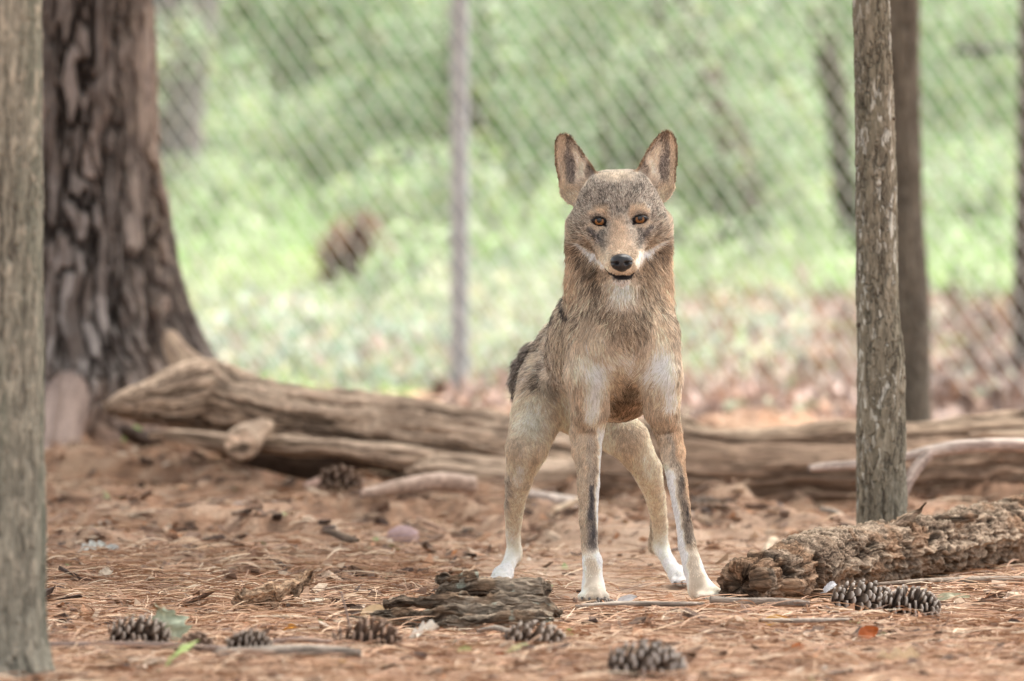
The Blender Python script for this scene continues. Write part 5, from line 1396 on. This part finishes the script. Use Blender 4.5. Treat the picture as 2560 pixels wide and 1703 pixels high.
    c = mixc(c, np.array([.45, .345, .255]), brd * .88 * head)
    c = mixc(c, np.array([.37, .28, .20]), np.maximum(line(ju, jv, [(1518, 545), (1512, 520), (1490, 522)], 9, 8, .8), line(ju, jv, [(1578, 542), (1585, 517), (1608, 518)], 9, 8, .8)) * .75)
    c = mixc(c, CREAM * 1.05, np.maximum(line(u, v, [(1474, 533), (1492, 526), (1506, 530)], 5, 6, .8), line(u, v, [(1578, 526), (1600, 520), (1618, 528)], 6, 5, .8)) * .55)
    c = mixc(c, CREAM * .9, np.maximum(line(u, v, [(1478, 566), (1495, 574), (1508, 572)], 6, 5, .8), line(u, v, [(1592, 568), (1608, 568), (1622, 558)], 5, 6, .8)) * .65)
    c = mixc(c, DARK * 2.4, np.maximum(line(ju, jv, [(1474, 575), (1486, 588), (1500, 600)], 5, 8, .9), line(ju, jv, [(1625, 572), (1614, 584), (1604, 596)], 5, 7, .9)) * .75)
    c = mixc(c, WHITE * 1.08, np.maximum(line(u, v, [(1448, 610), (1474, 630), (1498, 646), (1507, 660)], 3, 11, .7), line(u, v, [(1656, 603), (1630, 622), (1606, 638), (1598, 655)], 2, 11, .7)) * .92)
    c = mixc(c, RUF * .6, np.maximum(line(ju, v, [(1425, 612), (1455, 648), (1480, 680)], 9, 20, .8), line(ju, v, [(1668, 606), (1645, 640), (1622, 668)], 9, 18, .8)) * .8 * sstep(-.06, -.02, y))
    c = mixc(c, GREY * .62, head * np.maximum(line(ju, jv, [(1505, 585), (1508, 612), (1512, 632)], 7, 6, .9), line(ju, jv, [(1600, 580), (1600, 605), (1597, 622)], 7, 5, .9)) * .8)  # grey strips painted as shading down the muzzle sides
    c = mixc(c, BROWN * 1.25, np.maximum(line(ju, jv, [(1440, 622), (1468, 656), (1502, 700)], 8, 16, .9), line(ju, jv, [(1656, 614), (1634, 646), (1606, 690)], 8, 15, .9)) * .7 * sstep(-.05, -.01, y))  # brown strips painted as shading below the cheeks
    fr = sstep(-.035, -.06, y) * sstep(605, 640, v) * sstep(716, 708, v)
    c = mixc(c, PALE * .93, fr * sstep(1530, 1518, u) * .8)
    c = mixc(c, WHITE * .8, fr * sstep(1588, 1596, u) * .8)
    c = mixc(c, PALE * .95, fr * blob(u, v, 1554, 672, 36, 12) * .9)
    c = mixc(c, WHITE * .98, sstep(688, 697, v) * sstep(-.03, -.07, y) * sstep(726, 716, v))
    c = mixc(c, DARK * .5, line(u, v, [(1503, 658), (1508, 671), (1520, 682), (1540, 691), (1556, 694), (1574, 692), (1592, 682)], 3.0, 3.8, .35) * sstep(-.03, -.07, y))
    c = mixc(c, DARK * .45, blob(u, v, 1557, 694, 27, 7.0, 0, .25) * sstep(-.06, -.09, y))
    # eye rims
    c = mixc(c, DARK * .6, np.maximum(blob(u, v, 1498, 553, 20, 12.5, 6, .2), blob(u, v, 1600, 548, 20, 12.5, -6, .2)) * sstep(.0, -.02, y))
    c = mixc(c, DARK * .6, np.maximum(line(u, v, [(1508, 558), (1515, 566)], 5, 3, .4), line(u, v, [(1590, 555), (1583, 562)], 5, 3, .4)) * sstep(.0, -.02, y))
    # ears
    for e, poly in enumerate(EARS):
        sd = poly_sd(u, v, poly)
        ear = sstep(-14, 2, sd) * sstep(478 - 8 * e, 455 - 8 * e, v) * (y > 0.0)
        s = -1 if e == 0 else 1
        cx = 1434 if e == 0 else 1654
        base = mixc(np.tile(RUF * .62, (len(u), 1)), GREY * 1.0, sstep(5, 11, sd) * .95)
        base = mixc(base, RUF * .35, sstep(372, 345, v) * .6)
        inner = (u - cx) * (-s)
        base = mixc(base, PALE * 1.05, sstep(10, 18, sd) * sstep(2, 12, inner) * sstep(360, 390, v) * .8)
        base = mixc(base, CREAM * .9, sstep(3, 9, sd) * sstep(-16, -24, inner) * .7)
        base = mixc(base, DARK * 2.4, line(ju, jv, [(1416, 388), (1424, 410), (1440, 450)] if e == 0 else [(1664, 388), (1658, 410), (1646, 448)], 9, 15, 1.0) * .5)
        base = mixc(base, WHITE * .8, line(ju, jv, [(1436, 380), (1450, 405), (1460, 440)] if e == 0 else [(1646, 375), (1634, 402), (1626, 438)], 5, 8, .9) * .65)
        base = mixc(base, WHITE * .85, blob(u, v, cx + s * -22, 425, 9, 34, 25 * s * -1, .8) * .75)
        base = mixc(base, PALE * .9, blob(u, v, cx + s * -6, 372, 14, 18, 0, .9) * .5)
        base = mixc(base, DARK * 1.5, sstep(3, 9, sd) * blob(u, v, cx + 42 * -s, 434, 11, 24, 0, .7) * .6)
        base = mixc(base, CREAM, blob(u, v, cx + s * 26, 480, 16, 26, 0, .6) * .8)
        base = mixc(base, RUF * .7, (n[:, 1] > .2) * .8)
        c = c * (1 - ear[:, None]) + base * ear[:, None]
        lowr = sstep(-6, 4, sd) * sstep(455, 470, v) * (np.abs(u - 1547) > 95) * (y > 0.02)
        c = mixc(c, CREAM * .85, lowr * .7)
    # black marks behind the neck on the viewer's left, and the tail
    mk = sstep(.0, .04, y) * sstep(.8, .6, y)
    c = mixc(c, DARK, mk * np.maximum(line(ju * .6 + u * .4, v, [(1398, 735), (1388, 765), (1380, 800)], 7, 6, .7), line(ju * .6 + u * .4, v, [(1412, 742), (1412, 765), (1420, 790)], 5, 4, .7)) * .95)
    c = mixc(c, DARK * 2, mk * line(ju, jv, [(1372, 790), (1350, 815), (1330, 860)], 10, 8, .9) * .6)
    tl = sstep(.66, .70, y) * sstep(1345, 1330, u) * sstep(1150, 1050, v)
    c = mixc(c, GREY * .8, tl)
    c = mixc(c, DARK * 1.2, tl * np.maximum(sstep(.5, .58, g), sstep(950, 985, v)) * .95)
    return np.clip(c * (1.0 + .55 * sstep(.04, .2, c.max(1)))[:, None], .01, .92)
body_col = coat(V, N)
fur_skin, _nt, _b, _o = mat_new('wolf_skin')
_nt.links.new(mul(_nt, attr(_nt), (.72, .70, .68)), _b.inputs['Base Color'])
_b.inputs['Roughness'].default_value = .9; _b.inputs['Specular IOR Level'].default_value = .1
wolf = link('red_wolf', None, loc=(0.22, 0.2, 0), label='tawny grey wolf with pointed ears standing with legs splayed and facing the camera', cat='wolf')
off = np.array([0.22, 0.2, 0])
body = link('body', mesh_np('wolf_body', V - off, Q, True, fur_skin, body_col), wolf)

# fur
TRI = np.concatenate([Q[:, [0, 1, 2]], Q[:, [0, 2, 3]]])
A = V[TRI[:, 0]]; B = V[TRI[:, 1]]; C_ = V[TRI[:, 2]]
area = 0.5 * np.linalg.norm(np.cross(B - A, C_ - A), axis=1)
cen = (A + B + C_) / 3
cu, cv = pxz(cen)
dens = np.ones(len(TRI))
is_head = (cv < 640) & (cen[:, 1] < .12)
dens = np.where(is_head, 3.4, dens)
dens = np.where(is_head & (cen[:, 1] < -.05), 4.0, dens)
dens = np.where((cv > 1040), 2.0, dens)
dens = np.where((cen[:, 1] > .05) & (N[TRI[:, 0], 1] > .5), dens * .35, dens)
bad = np.zeros(len(TRI), bool)
bad |= (blob(cu, cv, 1498, 553, 17, 10, 6, .1) > .5) & (cen[:, 1] < 0)
bad |= (blob(cu, cv, 1600, 548, 17, 10, -6, .1) > .5) & (cen[:, 1] < 0)
bad |= (blob(cu, cv, 1554, 657, 27, 24, 0, .1) > .5) & (cen[:, 1] < -.08)
bad |= (line(cu, cv, [(1503, 658), (1508, 671), (1520, 682), (1540, 691), (1556, 694), (1574, 692), (1592, 682)], 3.4, 5.5, .1) > .5) & (cen[:, 1] < -.05)
dens[bad] = 0
wt = area * dens; wt /= wt.sum()
NH = 330000
ti = RS.choice(len(TRI), NH, p=wt)
r1, r2 = np.sqrt(RS.rand(NH)), RS.rand(NH)
b0, b1, b2 = 1 - r1, r1 * (1 - r2), r1 * r2
T = TRI[ti]
root = V[T[:, 0]] * b0[:, None] + V[T[:, 1]] * b1[:, None] + V[T[:, 2]] * b2[:, None]
nr = N[T[:, 0]] * b0[:, None] + N[T[:, 1]] * b1[:, None] + N[T[:, 2]] * b2[:, None]
nr /= np.linalg.norm(nr, axis=1)[:, None] + 1e-9
u, v = pxz(root); y = root[:, 1]
nose_p = P(1553, 640, -0.13)
hairc = coat(root, nr)
# lie of the coat
flow = np.tile(np.array([0.0, .35, -1.0]), (NH, 1))
trunk = sstep(.10, .3, y) * sstep(1000, 900, v)
flow = flow * (1 - trunk[:, None]) + np.array([-.25, .9, -.55]) * trunk[:, None]
hw = sstep(650, 600, v) * sstep(.16, .1, y)
rad = root - nose_p; rad /= np.linalg.norm(rad, axis=1)[:, None]
flow = flow * (1 - hw[:, None]) + rad * hw[:, None]
mz = sstep(-.05, -.09, y) * sstep(640, 690, v)
flow = flow * (1 - mz[:, None]) + np.array([0, .8, -.5]) * mz[:, None]
earw = np.zeros(NH)
for e, poly in enumerate(EARS):
    sd = poly_sd(u, v, poly)
    w = sstep(-8, 2, sd) * sstep(485, 455, v) * (y > 0)
    earw = np.maximum(earw, w)
    s = -1 if e == 0 else 1
    fin = np.stack([np.where((u - (1434 if e == 0 else 1654)) * -s > 0, s * .9, -s * .2), -.2 * np.ones(NH), .8 * np.ones(NH)], 1)
    flow = flow * (1 - w[:, None]) + fin * w[:, None]
# chest whorl hair runs towards the midline above the legs
ch = sstep(820, 870, v) * sstep(1000, 930, v) * sstep(.12, .04, y)
flow[:, 0] += ch * np.sign(1578 - u) * .45
nz = np.stack([fbm(root * 30, 2, 31), fbm(root * 30, 2, 32), fbm(root * 30, 2, 33)], 1) - .5
flow = flow / (np.linalg.norm(flow, axis=1)[:, None] + 1e-9) + nz * .8 + (RS.rand(NH, 3) - .5) * .45
flow -= nr * (flow * nr).sum(1)[:, None]
flow /= np.linalg.norm(flow, axis=1)[:, None] + 1e-9
L = np.full(NH, .017)
nk = sstep(590, 650, v) * sstep(900, 780, v)
L = L * (1 - nk) + .0165 * nk
legw = sstep(1020, 1110, v)
L = L * (1 - legw) + .0075 * legw
hindL = sstep(.38, .45, y) * sstep(990, 1050, v) * sstep(1250, 1150, v)
L = L * (1 - hindL) + .012 * hindL
L = np.where(v > 1360, np.minimum(L, .0055), L)
headL = .0056 + .019 * sstep(75, 125, np.abs(u - 1547)) * sstep(520, 570, v)
L = L * (1 - hw) + headL * hw
L = np.where((y < -.085) & (v < 720), np.minimum(L, .0042 + .010 * sstep(690, 700, v)), L)
near_eye = np.maximum(blob(u, v, 1498, 553, 30, 22, 0, .4), blob(u, v, 1600, 548, 30, 22, 0, .4)) * (y < 0)
L = L * (1 - .4 * near_eye)
L = L * (1 - .62 * earw * (nr[:, 1] > -.3) * 1.0) * (1 - .0 * earw)
L = np.where((y > .68) & (u < 1345), .026, L)
L = np.where((y < 0.02) & (v > 600) & (v < 712) & (u > 1495) & (u < 1615), np.minimum(L, .0065), L)
L = L * (.6 + .65 * RS.rand(NH))
guard = (RS.rand(NH) < .07) & (v < 1000) & (hw < .3)
L = np.where(guard, L * 1.35, L)
L = np.where((v > 1440), np.minimum(L, .0032), L)
lift = .27 + .14 * nk + .10 * legw * 0 + .12 * hw * sstep(75, 125, np.abs(u - 1547))
lift = lift * (.7 + .6 * RS.rand(NH)) * np.where(guard, 1.25, 1.0)
lift = np.where(earw > .5, .35, lift)
lift = np.where((hw > .5) & (earw < .5), lift + .22, lift)
lift = np.where((y < -.03) & (v < 720), .62, lift)
# clumps: nearby strands lean to the same side and share a tint
cl = fbm(root * 110, 2, 41); cl2 = fbm(root * 110 + 50, 2, 42)
side = np.cross(nr, flow)
K = 5
pts = np.zeros((NH, K, 3), np.float32)
for k in range(K):
    t = k / (K - 1)
    bend = (cl - .5)[:, None] * .8 * t * t
    dirv = flow * (1 - .0 * t) + side * bend
    pts[:, k] = root + L[:, None] * (dirv * t * (.75 + .25 * t) + nr * (lift * t * (1.25 - .75 * t))[:, None]) - nr * .0006
pts[:, :, 2] = np.maximum(pts[:, :, 2], .001)
shade = .70 + .62 * sstep(.30, .70, .5 * cl2 + .5 * RS.rand(NH)) 
hc = hairc * shade[:, None] * (.70 + .60 * fbm(root * np.array([26, 26, 15]), 3, 61))[:, None]
griz = (1 + .5 * hw) * np.clip(1 - sstep(.50, .62, hairc.max(1)), 0, 1) * (1 - .45 * sstep(1020, 1100, v)) * (1 - .6 * sstep(-.05, -.08, y))
dark = (RS.rand(NH) < .20 * griz) | ((RS.rand(NH) < .5 * griz) & (fbm(np.stack([root[:, 0] * 85, root[:, 1] * 85, root[:, 2] * 50], 1) * (1 + 1.6 * hw)[:, None], 2, 51) > .56 + .02 * hw))
lite = (~dark) & (RS.rand(NH) < .26 * griz + .04)
hc = np.where(dark[:, None], hc * .34 + np.array([.012, .010, .010]), hc)
hc = np.where(lite[:, None], np.clip(hc * 1.3 + np.array([.10, .085, .065]), 0, .85), hc)
rad0 = np.where(hw > .5, .00030, .00046) * (.8 + .5 * RS.rand(NH))
rad0 = np.where(legw > .5, .00034, rad0)
cd = bpy.data.hair_curves.new('wolf_fur')
cd.add_curves([K] * NH)
cd.attributes['position'].data.foreach_set('vector', (pts - off.astype(np.float32)).reshape(-1))
prof = np.array([1.0, 1.0, .85, .6, .12])
ra = cd.attributes.get('radius') or cd.attributes.new('radius', 'FLOAT', 'POINT')
ra.data.foreach_set('value', (rad0[:, None] * prof[None]).astype(np.float32).ravel())
ca = cd.attributes.new('Col', 'FLOAT_COLOR', 'CURVE')
c4 = np.ones((NH, 4), np.float32); c4[:, :3] = np.clip(hc, .005, .9)
ca.data.foreach_set('color', c4.ravel())
fm, _nt, _b, _o = mat_new('wolf_fur')
_hi = _nt.nodes.new('ShaderNodeHairInfo')
_rp = ramp(_nt, _hi.outputs['Intercept'], [(0.0, (.80, .78, .75)), (.4, (1, 1, 1)), (1.0, (1.05, 1.05, 1.05))])
_c = mul(_nt, attr(_nt), _rp)
_nt.links.new(_c, _b.inputs['Base Color'])
_b.inputs['Roughness'].default_value = .55; _b.inputs['Specular IOR Level'].default_value = .25
_t = _nt.nodes.new('ShaderNodeBsdfTranslucent'); _nt.links.new(_c, _t.inputs[0])
_mx = _nt.nodes.new('ShaderNodeMixShader'); _mx.inputs[0].default_value = .38
_nt.links.new(_b.outputs[0], _mx.inputs[1]); _nt.links.new(_t.outputs[0], _mx.inputs[2]); _nt.links.new(_mx.outputs[0], _o.inputs['Surface'])
cd.materials.append(fm)
fur = link('fur', cd, wolf, kind='stuff')
print('fur', round(time.time() - T0, 1))

# eyes: almond lens, amber iris, pupil
def dome(name, outline, depth, mat, rings=8, zoff=0.0):
    """low dome facing -Y over a closed outline given in (x, z) metres round its centre"""
    o = np.asarray(outline); n = len(o)
    vs = [(0, -depth + zoff, 0)]; fs = []
    for r in range(1, rings + 1):
        t = r / rings
        for x, z in o: vs.append((x * t, -depth * math.sqrt(max(0, 1 - t * t)) + zoff, z * t))
    for j in range(n): fs.append((0, 1 + (j + 1) % n, 1 + j))
    for r in range(rings - 1):
        a, b = 1 + r * n, 1 + (r + 1) * n
        for j in range(n): fs.append((a + j, a + (j + 1) % n, b + (j + 1) % n, b + j))
    m = bpy.data.meshes.new(name); m.from_pydata(vs, [], fs)
    m.polygons.foreach_set('use_smooth', [True] * len(fs)); m.materials.append(mat)
    return m
m_rim = mat_plain('eye_rim', (.012, .010, .010), .5, .15, 60, .2)
m_iris, _nt, _b, _o = mat_new('amber_iris')
_n = tex(_nt, 900, 3, .6)
_nt.links.new(ramp(_nt, _n, [(.3, (.085, .028, .005)), (.7, (.24, .095, .018))]), _b.inputs['Base Color'])
_b.inputs['Roughness'].default_value = .5; _b.inputs['Coat Weight'].default_value = .45; _b.inputs['Coat Roughness'].default_value = .04
m_pup = mat_plain('pupil', (.004, .004, .005), .25, .3, 60, .1, .35)
for s, (ex, ey) in ((-1, (1498, 553)), (1, (1600, 548))):
    c = P(ex, ey, -0.0500)
    al = []
    for j in range(40):
        a = 2 * math.pi * j / 40
        w, h = .0158, .0098
        x = w * math.cos(a); z = h * math.sin(a) * (1 - .18 * abs(math.cos(a)))
        z += (-.0022 if x * s < 0 else .0012) * abs(x / w)       # inner corner dips
        if z > 0: z *= .82
        al.append((x, z))
    eye = link('eye', dome('eye_rim', al, .006, m_rim), wolf, loc=c - off)
    ir = []
    for j in range(40):
        a = 2 * math.pi * j / 40
        x, z = .0088 * math.cos(a), .0084 * math.sin(a)
        z = min(z, .0044 - .05 * abs(x)); z = max(z, -.0066)
        ir.append((x + s * -.0002, z))
    iris = link('iris', dome('iris', ir, .0014, m_iris, 5), eye, loc=(0, -.0056, -.0004))
    pu = [(.0050 * math.cos(2 * math.pi * j / 24), .0046 * math.sin(2 * math.pi * j / 24)) for j in range(24)]
    link('pupil', dome('pupil', pu, .0006, m_pup, 3), eye, loc=(0, -.0069, .0012))
# nose: rounded pad with two nostrils
m_nose, _nt, _b, _o = mat_new('wet_nose')
_b.inputs['Base Color'].default_value = (.012, .012, .014, 1); _b.inputs['Roughness'].default_value = .38; _b.inputs['Specular IOR Level'].default_value = .5
bump(_nt, _b, tex(_nt, 700, 2, .5, kind='voronoi'), .5, .0008)
NF = Field(seg(-.034, .034, .0011), seg(-.024, .03, .0012), seg(-.028, .028, .0011))
NF.ell((0, .004, .005), (.0215, .019, .0125), .006)
NF.ell((0, .003, -.006), (.0140, .016, .0125), .010)
for s in (-1, 1):
    NF.ell((s * .0125, .002, -.001), (.0085, .014, .0105), .006)
    NF.ell((s * .0095, -.014, -.0045), (.0042, .009, .0034), .003, 's')
    NF.cone((s * .0125, -.012, -.0035), (s * .020, -.004, -.001), .0022, .0015, .002, 's')
NF.cone((0, -.0165, -.003), (0, -.013, -.018), .0010, .0014, .002, 's')
nv, nq = NF.mesh(); nv = relax(nv, nq, 1)
link('nose', mesh_np('nose', nv, nq, True, m_nose), wolf, loc=P(1554, 656, -.147) - off, rot=(math.radians(-12), math.radians(-2.5), 0))
# claws
m_claw = mat_plain('claw', (.05, .04, .035), .4, .4)
cb = []
for a, b, n, w, d in PAWS:
    for o_ in (-1.0, -.36, .36, 1.0):
        t1 = b + n * o_ * w * .86 - d * (.22 if abs(o_) > .9 else 0)
        dn = d / (np.linalg.norm(d) + 1e-9)
        vs = []; q0 = t1 + dn * w * .28; q0[2] = w * .42
        for k, (f, r) in enumerate(((0, .0032), (.007, .0024), (.013, .0006))):
            for j in range(6):
                an = j * math.pi / 3
                vs.append(q0 + dn * f + n * r * math.cos(an) + np.array([0, 0, 1]) * (r * math.sin(an) - f * f * 22) - off)
        fs = [(r * 6 + j, r * 6 + (j + 1) % 6, r * 6 + 6 + (j + 1) % 6, r * 6 + 6 + j) for r in range(2) for j in range(6)]
        link('claw', mesh_np('claw', vs, fs, True, m_claw), wolf)
